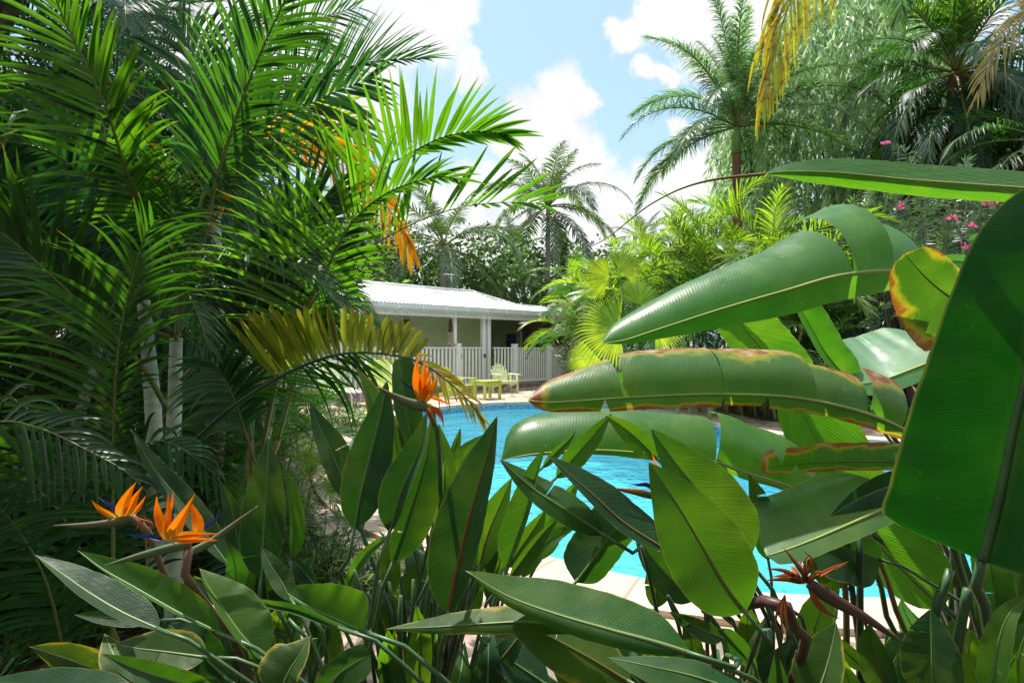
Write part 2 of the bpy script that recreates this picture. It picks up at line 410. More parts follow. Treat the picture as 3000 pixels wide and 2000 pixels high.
CAM = Vector((0, 0, H))
def leaf(parent, pts, a, b, aa=25, ab=25, mat='strel', prof=STREL, ca=0.0, cb=0.0, rib='rib', tears=(), wave=0.028,
         name='leaf', stem_to=None, stem_r=0.0065, stem_mat='stem', stem_mid=None, ribr=0.0032, nt=30, nv=6, label=None, proa=None, prob=None, amp_t=0.0):
    """blade along the midrib pts (tip first), half widths a (upper / left side) and b as the photo shows them, in photo pixels;
    aa / ab: how far each half is raised towards the viewer (deg), ca / cb: curl across the half (deg)."""
    ctl = [V3(p) for p in pts]
    c = resample(catmull(ctl), nt)
    n = len(c)
    T = [(c[min(i + 1, n - 1)] - c[max(i - 1, 0)]).normalized() for i in range(n)]
    chord = c[-1] - c[0]
    pa = c[0]; pb = c[-1]
    ax = (pb.x / pb.y - pa.x / pa.y); az = -(pb.z - H) / pb.y + (pa.z - H) / pa.y
    d2 = (ax, az)                     # image direction, y down
    n2 = (-d2[1], d2[0])
    if abs(d2[0]) >= abs(d2[1]):
        if n2[1] > 0: n2 = (-n2[0], -n2[1])
    else:
        if n2[0] > 0: n2 = (-n2[0], -n2[1])
    want = Vector((n2[0], 0, -n2[1]))
    Bs = []; Ns = []
    for i in range(n):
        Vd = (c[i] - CAM).normalized()
        B = Vd.cross(T[i])
        if B.length < 1e-4: B = Vector((1, 0, 0))
        B.normalize()
        if B.dot(want) < 0: B = -B
        N = T[i].cross(B)
        if N.dot(Vd) > 0: N = -N
        Bs.append(B); Ns.append(N)
    # smooth the frames so that strongly foreshortened leaves do not twist
    for _ in range(3):
        Bs = [(Bs[max(i - 1, 0)] + Bs[i] + Bs[min(i + 1, n - 1)]).normalized() for i in range(n)]
    for i in range(n):
        Bs[i] = (Bs[i] - T[i] * Bs[i].dot(T[i])).normalized()
        N = T[i].cross(Bs[i]); Ns[i] = N if N.dot(c[i] - CAM) < 0 else -N
    mb = MB(); vr = (rnd(), rnd())
    ph = rnd() * 6.28; nk = rnd() * 50
    for side, w_px, ang, curl, pf in ((1, a, aa, ca, proa or prof), (-1, b, ab, cb, prob or prof)):
        if w_px <= 0: continue
        ts = sorted([x for x in tears if x[0] == ('a' if side == 1 else 'b')], key=lambda x: x[1])
        cuts = [0.0] + [x[1] for x in ts] + [1.0]
        steps = [k / 12 for k in range(13)]
        proj = sum(math.cos(R(ang + curl * s)) for s in steps) / 13
        k_s = 1.0 / max(0.4, proj)
        for si in range(len(cuts) - 1):
            t0, t1 = cuts[si], cuts[si + 1]
            g0 = ts[si - 1][2] if si > 0 else 0.0
            g1 = ts[si][2] if si < len(ts) else 0.0
            extra = (ts[si - 1][3] if si > 0 and len(ts[si - 1]) > 3 else 0.0)
            m = max(3, int(nt * (t1 - t0)))
            vs = []; uvs = []
            for i in range(m + 1):
                for j in range(nv + 1):
                    v = j / nv
                    tt = t0 + (t1 - t0) * i / m
                    # the gap opens towards the margin
                    lo = t0 + g0 * v; hi = t1 - g1 * v
                    tq = lo + (hi - lo) * i / m
                    x = max(0, min(1, tq)) * (n - 1); q = min(int(x), n - 2); fr = x - q
                    cen = c[q].lerp(c[q + 1], fr); B = Bs[q].lerp(Bs[q + 1], fr).normalized(); N = Ns[q].lerp(Ns[q + 1], fr).normalized()
                    w = w_px * pt_on(pf, tt) * cen.y / F * k_s * (1 + .035 * min(1, 45 / w_px) * math.sin(tt * 37 + nk) * math.sin(tt * 17 + nk * 2 + side))
                    off = Vector((0, 0, 0)); st = 5
                    for s in range(st):
                        th = R(ang + extra + curl * v * (s + .5) / st)
                        off += (B * side * math.cos(th) + N * math.sin(th)) * (v * w / st)
                    rip = wave * w * v * v * (math.sin(tt * 23 + ph + side) * .6 + math.sin(tt * 41 + ph * 2) * .4)
                    vs.append(cen + off + N * rip)
                    uvs.append((tq, v * side))
            fs = []
            for i in range(m):
                for j in range(nv):
                    q = i * (nv + 1) + j
                    fs.append((q, q + 1, q + nv + 2, q + nv + 1))
            mb.add(vs, fs, uvs, vr)
    o = mb.build(name, M[mat], parent)
    if label: o['label'] = label
    r = MB()
    r.tube(c, [ribr * (0.18 + 0.82 * (i / (n - 1)) ** 1.1) for i in range(n)], 6)
    r.build('midrib', M[rib], o)
    if stem_to is not None:
        e = Vector(stem_to); s = c[-1]; L = (e - s).length
        t_end = T[-1]
        mid = V3(stem_mid) if stem_mid else s + t_end * L * 0.30 + (e - s) * 0.22
        q = resample(catmull([s - t_end * 0.01, s + t_end * min(L * 0.1, .35 * (mid - s).length), mid, e]), 14)
        k = MB(); k.tube(q, [stem_r * (0.62 + 0.7 * i / 14) for i in range(15)], 7)
        k.build('leaf_stalk', M[stem_mat], o)
    return o

# ------------------------------------------------------------------ pinnate fronds
def frond_mesh(mb, pts, n=40, la=0.35, lb=None, wid=0.022, ang=55, ang_tip=25, N0=None, B0=None, lift=12, droop=0.6, t0=0.1, t1=0.99,
               seg=5, fold=True, jit=0.12, wob=8, rr=0.008, prof=None, gaps=0.04, mi=0, rib_mi=None, blunt=False, anga=None, angb=None, stiff=0.0, lifta=None, liftb=None, res=48, sides='ab', rsides=6, profb=None):
    if lb is None: lb = la
    c = spline(pts, res); k = len(c)
    T = [(c[min(i + 1, k - 1)] - c[max(i - 1, 0)]).normalized() for i in range(k)]
    prof = prof or [(0, .55), (.12, .85), (.35, 1.0), (.6, .92), (.85, .62), (1, .38)]
    tot = sum((c[i + 1] - c[i]).length for i in range(k - 1))
    cnt = 0
    for i in range(n):
        for side in ('a', 'b'):
            if side not in sides: continue
            if rnd() < gaps: continue
            tt = (i + (0.0 if side == 'a' else 0.45) + uni(-.28, .28)) / n
            tt = max(0, min(1, tt)); t = t0 + (t1 - t0) * tt
            x = t * (k - 1); q = min(int(x), k - 2)
            cen = c[q].lerp(c[q + 1], x - q); Tq = T[q].lerp(T[q + 1], x - q).normalized()
            if B0 is not None: B = Vector(B0)
            else:
                Nn = Vector(N0) if N0 is not None else (CAM - cen).normalized()
                B = Nn.cross(Tq)
            B = (B - Tq * B.dot(Tq)).normalized()
            Nq = Tq.cross(B) if B0 is None else B.cross(Tq)
            if B0 is None and Nq.dot(Vector(N0) if N0 is not None else (CAM - cen)) < 0: Nq = -Nq
            if B0 is not None and Nq.z < 0 and abs(Tq.z) < 0.98: Nq = -Nq
            s = 1 if side == 'a' else -1
            an0 = (anga if side == 'a' and anga is not None else angb if side == 'b' and angb is not None else ang)
            an = R(an0 + (ang_tip - an0) * tt ** 1.4 + uni(-wob, wob))
            li = lifta if side == 'a' and lifta is not None else liftb if side == 'b' and liftb is not None else lift
            lf = R(li + uni(-wob, wob))
            d = Tq * math.cos(an) + (B * s * math.cos(lf) + Nq * math.sin(lf)) * math.sin(an)
            d.normalize()
            pk = keyed(prof if side == 'a' or profb is None else profb, tt)
            if pk < .02: continue
            L = (la if side == 'a' else lb) * pk * (1 + uni(-jit, jit)) * (uni(.5, .85) if rnd() < .07 else 1)
            wd = wid * (0.6 + 0.4 * keyed(prof, tt)) * (1 + uni(-jit, jit))
            p = cen.copy(); vs = []; uvs = []
            W = Tq - d * Tq.dot(d); W.normalize()
            dr = droop * uni(.6, 1.4) * (2.2 if rnd() < .06 else 1)
            for j in range(seg + 1):
                u = j / seg
                if blunt: wk = (.35 + .65 * min(1, u * 3.0)) * (1 if u < .8 else 1 - .65 * (u - .8) / .2)
                else: wk = min(1, .45 + 2.4 * u) * (1 - u ** 2.2) + .03
                Wl = (W - d * W.dot(d)).normalized()
                up = d.cross(Wl)
                if up.dot(Nq) < 0: up = -up
                if fold:
                    vs += [p + Wl * wd * .5 * wk + up * wd * .16 * wk, p - up * wd * .05 * wk, p - Wl * wd * .5 * wk + up * wd * .16 * wk]
                    uvs += [(u, 1), (u, 0), (u, -1)]
                else:
                    vs += [p + Wl * wd * .5 * wk, p - Wl * wd * .5 * wk]; uvs += [(u, 1), (u, -1)]
                g = dr / seg * (.35 + 1.3 * u * (1 - stiff))
                d = (d + Vector((0, 0, -1)) * g).normalized()
                p = p + d * (L / seg)
            m = 3 if fold else 2
            fs = []
            for j in range(seg):
                for w_ in range(m - 1):
                    q0 = j * m + w_
                    fs.append((q0, q0 + 1, q0 + m + 1, q0 + m))
            mb.add(vs, fs, uvs, (rnd(), tt), mi)
    if rib_mi is not None:
        mb.tube(c, [rr * (1.15 - 1.0 * (i / (k - 1))) + rr * .06 for i in range(k)], rsides, rib_mi)
    return c

def frond(parent, pts, mat='areca', ribmat='rachis', name='frond', label=None, rr=0.008, **kw):
    mb = MB()
    c = frond_mesh(mb, pts, **kw)
    o = mb.build(name, M[mat], parent)
    if label: o['label'] = label
    r = MB(); k = len(c)
    r.tube(c, [rr * (1.2 - 1.05 * i / (k - 1)) for i in range(k)], 7)
    r.build('frond_stalk', M[ribmat], o)
    return o

def arch(L, e0, bend, n=9, power=1.3):
    "frond path from the origin along +X: starts at elevation e0 (deg), bends down by bend (deg)"
    p = Vector((0, 0, 0)); out = [p.copy()]
    for i in range(n):
        e = R(e0 - bend * ((i + .5) / n) ** power)
        p = p + Vector((math.cos(e), 0, math.sin(e))) * (L / n)
        out.append(p.copy())
    return out
def templates(kind, L, specs, mat, rib, n, la, wid, t0=.2, droop=.7, lift=20, seg=4, fold=True, ang=55, rr=.01, gaps=0.0, blunt=False, ang_tip=22, wob=8, prof=None, res=26, rsides=5, stiff=0.0):
    out = []
    for e0, bend in specs:
        mb = MB()
        frond_mesh(mb, arch(L, e0, bend), n=n, la=la, wid=wid, B0=(0, 1, 0), lift=lift, droop=droop, t0=t0, seg=seg, fold=fold, ang=ang, ang_tip=ang_tip,
                   rr=rr, rib_mi=1, gaps=gaps, blunt=blunt, wob=wob, prof=prof, res=res, rsides=rsides, stiff=stiff)
        out.append((e0, mb.mesh(kind, [M[mat], M[rib]])))
    return out
def place(me, name, parent, loc, az, sc=1.0, tilt=0.0, roll=0.0):
    o = bpy.data.objects.new(name, me); COL.objects.link(o); o.parent = parent
    o.location = loc; o.rotation_euler = (roll, tilt, az); o.scale = (sc, sc, sc)
    return o
GA = 2.39996
def crown(parent, temps, loc, n, sc=1.0, az0=0.0, jit=.12, name='frond', fan=None):
    "n fronds round loc, the upright templates first"
    for i in range(n):
        f = i / max(1, n - 1)
        me = temps[min(len(temps) - 1, int(f * len(temps)))][1]
        az = az0 + i * GA + uni(-.25, .25)
        place(me, name, parent, loc, az, sc * (1 + uni(-jit, jit)) * (.75 + .25 * min(1, f * 3)), uni(-.12, .12), uni(-.2, .2))
def palm(name, label, cat, base, h, r, lean, temps, n, sc=1.0, mat='trunk', group=None, az0=None, shaft=0.0, bulge=0.0):
    t = thing(name, label, cat, base, 0, group)
    top = Vector((lean[0], lean[1], h))
    pts = [Vector((0, 0, -.1)), Vector((lean[0] * .25, lean[1] * .25, h * .35)), Vector((lean[0] * .6, lean[1] * .6, h * .7)), top]
    q = resample(catmull(pts), 22)
    mb = MB(); mb.tube(q, [r * (1.15 - .3 * i / 22 + bulge * max(0, 1 - i / 4) + (.03 * (i % 2))) for i in range(23)], 12)
    mb.build('trunk', M[mat], t, world=False)
    if shaft > 0:
        s = MB(); s.tube([top - Vector((0, 0, .1)), top + Vector((0, 0, shaft * .5)), top + Vector((0, 0, shaft))], [r * 1.05, r * .95, r * .5], 12)
        s.build('crown_shaft', M['crownshaft'], t, world=False)
    crown(t, temps, top + Vector((0, 0, shaft * .9)), n, sc, az0 if az0 is not None else rnd() * 6)
    return t
def areca(name, label, base, canes, temps, nf, sc=1.0, cat='palm', group=None, spread=.25, h=(1.0, 2.2), r=.03, canemat='cane_green', seed=0):
    random.seed(seed)
    t = thing(name, label, cat, base, 0, group)
    for i in range(canes):
        an = i * GA + seed; rr_ = spread * math.sqrt((i + .3) / canes)
        p0 = Vector((math.cos(an) * rr_, math.sin(an) * rr_, -.05)); hh = uni(*h)
        top = p0 + Vector((math.cos(an) * hh * .22, math.sin(an) * hh * .22, hh))
        q = resample([p0, p0.lerp(top, .5) + Vector((math.cos(an), math.sin(an), 0)) * -.03 * hh, top], 8)
        mb = MB(); mb.tube(q, [r * (1.1 - .35 * j / 8) for j in range(9)], 8); mb.build('cane', M[canemat], t, world=False)
        crown(t, temps, top, nf, sc, az0=an)
    return t

# ------------------------------------------------------------------ leafy masses
def quad_leaf(mb, p, d, w, L, N=None, var=None, droop=0.0):
    d = d.normalized()
    a = N if N is not None else Vector((uni(-1, 1), uni(-1, 1), uni(-.2, 1)))
    W = d.cross(a)
    if W.length < 1e-4: W = Vector((1, 0, 0))
    W.normalize()
    m = p + d * L * .5 + Vector((0, 0, -droop * L * .15)); e = p + d * L + Vector((0, 0, -droop * L * .5))
    mb.add([p, m + W * w * .5, e, m - W * w * .5], [(0, 1, 2, 3)], [(0, 0), (.5, 1), (1, 0), (.5, -1)], var or (rnd(), rnd()))
def branches(mb, base, pts, r0, r1=.008):
    for e in pts:
        mid = base.lerp(e, .5) + Vector((uni(-.15, .15), uni(-.15, .15), uni(0, .25))) * (e - base).length * .5
        q = resample(catmull([base, mid, e]), 6)
        mb.tube(q, [r0 + (r1 - r0) * i / 6 for i in range(7)], 5)
def tree(name, label, base, h, rad, nclump, per, lw, ll, mat, trunk_r=.12, cat='tree', group=None, seed=0, zc=.62, zr=.42, clump=.28, flat=.8, hang=0.0):
    random.seed(seed)
    t = thing(name, label, cat, base, 0, group)
    tr = MB(); top = Vector((uni(-.2, .2), uni(-.2, .2), h * .55))
    tr.tube(resample(catmull([Vector((0, 0, -.1)), Vector((uni(-.1, .1), uni(-.1, .1), h * .3)), top]), 8), [trunk_r * (1.1 - .6 * i / 8) for i in range(9)], 9)
    cl = []
    for i in range(nclump):
        an = i * GA; z = uni(-1, 1); rr_ = math.sqrt(1 - z * z) * uni(.55, 1.0)
        cl.append(Vector((math.cos(an) * rr_ * rad, math.sin(an) * rr_ * rad, h * zc + z * h * zr)))
    branches(tr, top * .75, [c for c in cl[::2]], trunk_r * .4, .01)
    tr.build('trunk', M['bark'], t, world=False)
    mb = MB()
    for c in cl:
        cr = rad * clump * uni(.7, 1.4)
        for _ in range(per):
            v = Vector((random.gauss(0, .5), random.gauss(0, .5), random.gauss(0, .5 * flat))) * cr
            d = v.normalized() * .7 + Vector((uni(-1, 1), uni(-1, 1), uni(-.6, .5) - hang))
            s = uni(.6, 1.2)
            quad_leaf(mb, c + v, d, lw * s, ll * s, droop=.3)
    mb.build('crown', M[mat], t, world=False, smooth=False)
    return t
def shrub(name, label, base, h, rad, stems, per, lw, ll, mat, cat='shrub', group=None, seed=0, lean=.35, droop=.5, stemmat='stem', start=.2, upright=.5):
    random.seed(seed)
    t = thing(name, label, cat, base, 0, group)
    st = MB(); mb = MB()
    for i in range(stems):
        an = i * GA + seed; rr_ = rad * math.sqrt((i + .5) / stems)
        p0 = Vector((math.cos(an) * rr_ * .35, math.sin(an) * rr_ * .35, -.03)); hh = h * uni(.65, 1.1)
        top = Vector((math.cos(an) * rr_, math.sin(an) * rr_, hh * (1 - .25 * rr_ / rad)))
        q = resample(catmull([p0, p0.lerp(top, .5) + Vector((0, 0, hh * .1)), top]), 8)
        st.tube(q, [.006 - .004 * j / 8 for j in range(9)], 5)
        for k in range(per):
            f = start + (1 - start) * (k + rnd()) / per
            x = f * 8; j = min(int(x), 7); p = q[j].lerp(q[j + 1], x - j); T = (q[j + 1] - q[j]).normalized()
            a2 = rnd() * 6.283
            d = Vector((math.cos(a2), math.sin(a2), uni(-.2, .6))) + T * upright
            s = uni(.65, 1.2)
            quad_leaf(mb, p, d, lw * s, ll * s, N=Vector((uni(-.3, .3), uni(-.3, .3), 1)), droop=droop)
    st.build('stems', M[stemmat], t, world=False)
    mb.build('foliage', M[mat], t, world=False, smooth=False)
    return t
# ------------------------------------------------------------------ camera, sun, sky
cam = bpy.data.cameras.new('camera'); co = bpy.data.objects.new('camera', cam); COL.objects.link(co)
co.location = (0, 0, H); co.rotation_euler = (R(90), 0, 0)
cam.lens = 20; cam.sensor_width = 36; cam.shift_y = 21 / 3000; cam.clip_end = 2000; cam.clip_start = 0.02
SC.camera = co
SUN_EL, SUN_AZ = 69.0, -38.0                  # azimuth from the view axis, negative = left
sd = Vector((math.sin(R(SUN_AZ)) * math.cos(R(SUN_EL)), math.cos(R(SUN_AZ)) * math.cos(R(SUN_EL)), math.sin(R(SUN_EL))))
sl = bpy.data.lights.new('sun', 'SUN'); sl.energy = 3.6; sl.angle = R(0.55); sl.color = (1.0, 0.955, 0.88)
so = bpy.data.objects.new('sun', sl); COL.objects.link(so); so.rotation_euler = sd.to_track_quat('Z', 'Y').to_euler(); so.location = sd * 50
W = bpy.data.worlds.new('World'); SC.world = W; W.use_nodes = True
nt = W.node_tree; nt.nodes.clear(); t = NT(nt)
wo = t.n('ShaderNodeOutputWorld'); bg = t.n('ShaderNodeBackground'); bg.inputs['Strength'].default_value = 0.15
sky = t.n('ShaderNodeTexSky', sky_type='NISHITA'); sky.sun_disc = False
sky.sun_elevation = R(SUN_EL); sky.sun_rotation = R(SUN_AZ); sky.dust_density = 1.0; sky.air_density = 1.0; sky.ozone_density = 1.2
tc = t.n('ShaderNodeTexCoord'); dirv = tc.outputs['Generated']
def vmath(op, a, b):
    nd = t.n('ShaderNodeVectorMath', operation=op)
    for s_, x in zip(nd.inputs, (a, b)):
        if isinstance(x, bpy.types.NodeSocket): t.l(x, s_)
        else: s_.default_value = x
    return nd
n1 = t.noise(dirv, 5.0, 2); n2 = t.noise(dirv, 20.0, 8, 0.68)
def centred(nz, amp):
    a = vmath('SUBTRACT', nz.outputs['Color'], (.5, .5, .5)); sc_ = t.n('ShaderNodeVectorMath', operation='SCALE')
    t.l(a.outputs[0], sc_.inputs[0]); sc_.inputs['Scale'].default_value = amp; return sc_.outputs[0]
wd = vmath('ADD', vmath('ADD', dirv, centred(n1, .05)).outputs[0], centred(n2, .075)).outputs[0]
blobs = [(1170, 40, 130), (1290, 110, 95), (1370, 205, 55), (1060, 190, 130), (880, 90, 190), (1010, 340, 95), (1330, 20, 90), (640, 150, 260), (1120, 330, 60),
         (1660, 290, 90), (1560, 330, 80), (1480, 400, 70), (1725, 300, 45), (1600, 450, 150), (1720, 480, 80), (1750, 600, 110), (1560, 600, 140), (1400, 560, 90), (1270, 640, 110),
         (1845, 115, 55), (1945, 40, 85), (2060, 80, 95), (2180, 30, 110), (1905, 215, 45), (1960, 235, 35), (2050, 190, 60), (2760, 10, 90), (2870, 60, 60),
         (1900, 620, 130), (2010, 540, 110), (1800, 700, 150), (1650, 740, 160), (2100, 480, 90), (1400, 760, 170), (1100, 700, 180), (2000, 400, 40), (2300, 120, 60)]
m = None
for bx, by, br in blobs:
    d = Vector(((bx - 1500) / F, 1, (HY - by) / F)); ln = d.length; d.normalize()
    q = vmath('DISTANCE', wd, tuple(d)).outputs['Value']
    r_ = br / F / ln * 1.08
    e = t.maprange(q, r_ * 0.50, r_ * 1.22, 1.0, 0.0, 'SMOOTHSTEP')
    m = e if m is None else t.math('MAXIMUM', m, e)
# the rest of the sky dome: scattered fair-weather cloud
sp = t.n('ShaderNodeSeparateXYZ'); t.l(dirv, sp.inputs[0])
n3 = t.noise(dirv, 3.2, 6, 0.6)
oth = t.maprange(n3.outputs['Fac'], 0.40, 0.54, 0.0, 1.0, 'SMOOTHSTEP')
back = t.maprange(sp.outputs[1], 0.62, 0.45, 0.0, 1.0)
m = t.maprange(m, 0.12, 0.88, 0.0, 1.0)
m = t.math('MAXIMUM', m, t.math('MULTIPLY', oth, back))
low = t.maprange(sp.outputs[2], 0.34, 0.06, 0.0, 0.9, 'SMOOTHSTEP')
m = t.math('MAXIMUM', m, low)
n4 = t.noise(wd, 9.0, 4)
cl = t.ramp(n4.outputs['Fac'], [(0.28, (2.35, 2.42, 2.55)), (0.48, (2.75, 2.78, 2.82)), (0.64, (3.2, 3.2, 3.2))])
skc = t.mix(0.75, sky.outputs[0], (1.36, 2.02, 2.62))
lit = t.maprange(sp.outputs[1], 0.4, -0.2, 1.0, 1.7)      # clouds behind the camera brightened to add fill light on the house
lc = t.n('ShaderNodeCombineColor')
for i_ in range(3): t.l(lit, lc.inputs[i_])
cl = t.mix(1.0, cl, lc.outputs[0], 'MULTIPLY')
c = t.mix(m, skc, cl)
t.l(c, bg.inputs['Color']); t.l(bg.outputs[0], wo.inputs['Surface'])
SC.view_settings.view_transform = 'Standard'; SC.view_settings.look = 'None'; SC.view_settings.exposure = 1.28; SC.view_settings.gamma = 1
SC.cycles.max_bounces = 8; SC.cycles.diffuse_bounces = 4; SC.cycles.transmission_bounces = 6; SC.cycles.transparent_max_bounces = 10
SC.cycles.use_denoising = True
SC.cycles.caustics_reflective = False; SC.cycles.caustics_refractive = False
SC.cycles.sample_clamp_indirect = 6.0

# ------------------------------------------------------------------ ground, paving, pool
PC = Vector((1.5, 8.0, 0))
pool_pts = [(-2.45, 9.0), (-2.45, 10.3), (-2.15, 11.9), (-1.4, 13.2), (-.1, 14.05), (1.5, 14.0), (2.9, 12.9), (3.5, 11.3), (3.65, 9.9), (4.1, 8.75), (5.4, 8.2), (6.7, 7.3), (7.1, 5.8), (6.5, 4.3), (5.1, 3.35), (3.4, 2.98), (2.0, 2.98), (.95, 3.15), (.2, 3.6), (-.75, 4.3), (-1.5, 5.4), (-2.1, 7.1)]
deck_pts = [(-3.6, 10), (-5.0, 12.5), (-6.3, 13.9), (-5.2, 14.85), (2.9, 22.1), (4.2, 19.0), (4.3, 15.5), (4.5, 12.5), (4.7, 10.6), (6.4, 9.9), (8.6, 8.6), (9.2, 5.4), (8.3, 2.6), (5, 2.0), (2.0, 1.95), (.2, 1.98), (-.75, 2.35), (-1.25, 3.0), (-1.9, 4.2), (-2.55, 5.6), (-3.0, 7.4)]
def closed_smooth(p, per=8):
    n = len(p); out = []
    q = [Vector((x, y, 0)) for x, y in p]
    for i in range(n):
        p0, p1, p2, p3 = q[i - 1], q[i], q[(i + 1) % n], q[(i + 2) % n]
        for k in range(per):
            u = k / per
            out.append(0.5 * (2 * p1 + (p2 - p0) * u + (2 * p0 - 5 * p1 + 4 * p2 - p3) * u * u + (3 * p1 - p0 - 3 * p2 + p3) * u ** 3))
    return out
def ray_poly(poly, c, an):
    d = Vector((math.cos(an), math.sin(an))); best = None
    n = len(poly)
    for i in range(n):
        a = poly[i]; b = poly[(i + 1) % n]
        ex, ey = b.x - a.x, b.y - a.y
        den = d.x * ey - d.y * ex
        if abs(den) < 1e-9: continue
        tt = ((a.x - c.x) * ey - (a.y - c.y) * ex) / den
        u = ((a.x - c.x) * d.y - (a.y - c.y) * d.x) / den
        if tt > 0 and -1e-6 <= u <= 1 + 1e-6 and (best is None or tt < best): best = tt
    return c + Vector((d.x, d.y, 0)) * best
NA = 200
angs = [2 * math.pi * i / NA for i in range(NA)]
po = [ray_poly(closed_smooth(pool_pts), PC, a) for a in angs]
do = [ray_poly([Vector((x, y, 0)) for x, y in deck_pts], PC, a) for a in angs]
nrm = []
for i in range(NA):
    tg = (po[(i + 1) % NA] - po[i - 1]).normalized(); nrm.append(Vector((tg.y, -tg.x, 0)))
def ring(mb, A, B, mi=0):
    n = len(A)
    mb.add(list(A) + list(B), [(i, (i + 1) % n, n + (i + 1) % n, n + i) for i in range(n)], mi=mi)
def zz(pts, z): return [Vector((p.x, p.y, z)) for p in pts]
cop = [po[i] + nrm[i] * .34 for i in range(NA)]
lip = [po[i] - nrm[i] * .025 for i in range(NA)]

def stone(name, cols, scale, grout=(0.30, 0.25, 0.20), gw=0.035, bump=.5):
    m, nt = newmat(name); t = NT(nt)
    out = t.n('ShaderNodeOutputMaterial'); p = t.n('ShaderNodeBsdfPrincipled'); tc = t.n('ShaderNodeTexCoord')
    ns = t.noise(tc.outputs['Object'], 1.5, 2)
    add = t.n('ShaderNodeVectorMath', operation='MULTIPLY_ADD'); t.l(ns.outputs['Color'], add.inputs[0]); add.inputs[1].default_value = (.25, .25, 0); t.l(tc.outputs['Object'], add.inputs[2])
    flat = t.n('ShaderNodeVectorMath', operation='MULTIPLY'); t.l(add.outputs[0], flat.inputs[0]); flat.inputs[1].default_value = (1, 1, 0)
    vo = t.n('ShaderNodeTexVoronoi', feature='F1'); vo.inputs['Scale'].default_value = scale; vo.inputs['Randomness'].default_value = .85; t.l(flat.outputs[0], vo.inputs['Vector'])
    ve = t.n('ShaderNodeTexVoronoi', feature='DISTANCE_TO_EDGE'); ve.inputs['Scale'].default_value = scale; ve.inputs['Randomness'].default_value = .85; t.l(flat.outputs[0], ve.inputs['Vector'])
    sc_ = t.n('ShaderNodeSeparateColor'); t.l(vo.outputs['Color'], sc_.inputs[0])
    c = t.ramp(sc_.outputs[0], [(i / (len(cols) - 1), x) for i, x in enumerate(cols)])
    n2 = t.noise(tc.outputs['Object'], 14, 5, .6)
    c = t.mix(t.maprange(n2.outputs['Fac'], .35, .7, 0, .35), c, (.24, .17, .12))
    g = t.maprange(ve.outputs['Distance'], gw * .5, gw, 0, 1)
    c = t.mix(g, grout, c)
    t.l(c, p.inputs['Base Color']); p.inputs['Roughness'].default_value = .8
    b = t.n('ShaderNodeBump'); b.inputs['Strength'].default_value = bump; b.inputs['Distance'].default_value = .01
    hh = t.math('ADD', g, t.math('MULTIPLY', n2.outputs['Fac'], .35)); t.l(hh, b.inputs['Height']); t.l(b.outputs[0], p.inputs['Normal'])
    t.l(p.outputs[0], out.inputs['Surface']); return m
M['paving'] = stone('flagstone_paving', [(.37, .26, .19), (.48, .37, .27), (.42, .30, .25), (.53, .42, .33)], 1.9, (.17, .135, .11), .055)
def coping_mat():
    m, nt = newmat('coping_stone'); t = NT(nt)
    out = t.n('ShaderNodeOutputMaterial'); p = t.n('ShaderNodeBsdfPrincipled')
    uvv, u, v = t.uv('UVMap')
    x = t.math('MULTIPLY', u, 58.0); fr = t.math('FRACT', x); fl = t.math('FLOOR', x)
    wn = t.n('ShaderNodeTexWhiteNoise', noise_dimensions='1D'); t.l(fl, wn.inputs['W'])
    c = t.ramp(wn.outputs['Value'], [(0, (.50, .37, .28)), (.5, (.56, .44, .34)), (1, (.60, .48, .40))])
    tc = t.n('ShaderNodeTexCoord'); n2 = t.noise(tc.outputs['Object'], 12, 5, .6)
    c = t.mix(t.maprange(n2.outputs['Fac'], .35, .7, 0, .4), c, (.30, .21, .15))
    g = t.maprange(t.math('ABSOLUTE', t.math('SUBTRACT', fr, .5)), .475, .49, 0, 1)
    c = t.mix(g, c, (.25, .2, .16))
    t.l(c, p.inputs['Base Color']); p.inputs['Roughness'].default_value = .75
    t.l(p.outputs[0], out.inputs['Surface']); return m
M['coping'] = coping_mat()
def soil_mat():
    m, nt = newmat('garden_soil'); t = NT(nt)
    out = t.n('ShaderNodeOutputMaterial'); p = t.n('ShaderNodeBsdfPrincipled'); tc = t.n('ShaderNodeTexCoord')
    a = t.noise(tc.outputs['Object'], 3, 6, .65); b_ = t.noise(tc.outputs['Object'], .35, 3)
    c = t.ramp(a.outputs['Fac'], [(.3, (.028, .02, .014)), (.55, (.07, .05, .034)), (.75, (.13, .10, .07))])
    c = t.mix(t.maprange(b_.outputs['Fac'], .45, .65, 0, .7), c, (.045, .075, .02))
    t.l(c, p.inputs['Base Color']); p.inputs['Roughness'].default_value = .95
    b = t.n('ShaderNodeBump'); b.inputs['Strength'].default_value = .8; b.inputs['Distance'].default_value = .05; t.l(a.outputs['Fac'], b.inputs['Height']); t.l(b.outputs[0], p.inputs['Normal'])
    t.l(p.outputs[0], out.inputs['Surface']); return m
M['soil'] = soil_mat()
g = MB(); inner = [po[i] + nrm[i] * .6 for i in range(NA)]
r1 = [PC + (d_ - PC).normalized() * max(25, 0) for d_ in do]
ring(g, zz(inner, -.03), zz(r1, -.03)); ring(g, zz(r1, -.03), zz([PC + (d_ - PC).normalized() * 1200 for d_ in do], -.03))
setp(g.build('ground', M['soil'], smooth=False), kind='structure')
g = MB(); ring(g, zz(cop, .0), zz(do, .0)); ring(g, zz(do, .0), zz(do, -.06))
setp(g.build('paving', M['paving'], smooth=False), kind='structure')
g = MB()
A = zz(lip, .035); B = zz(cop, .035)
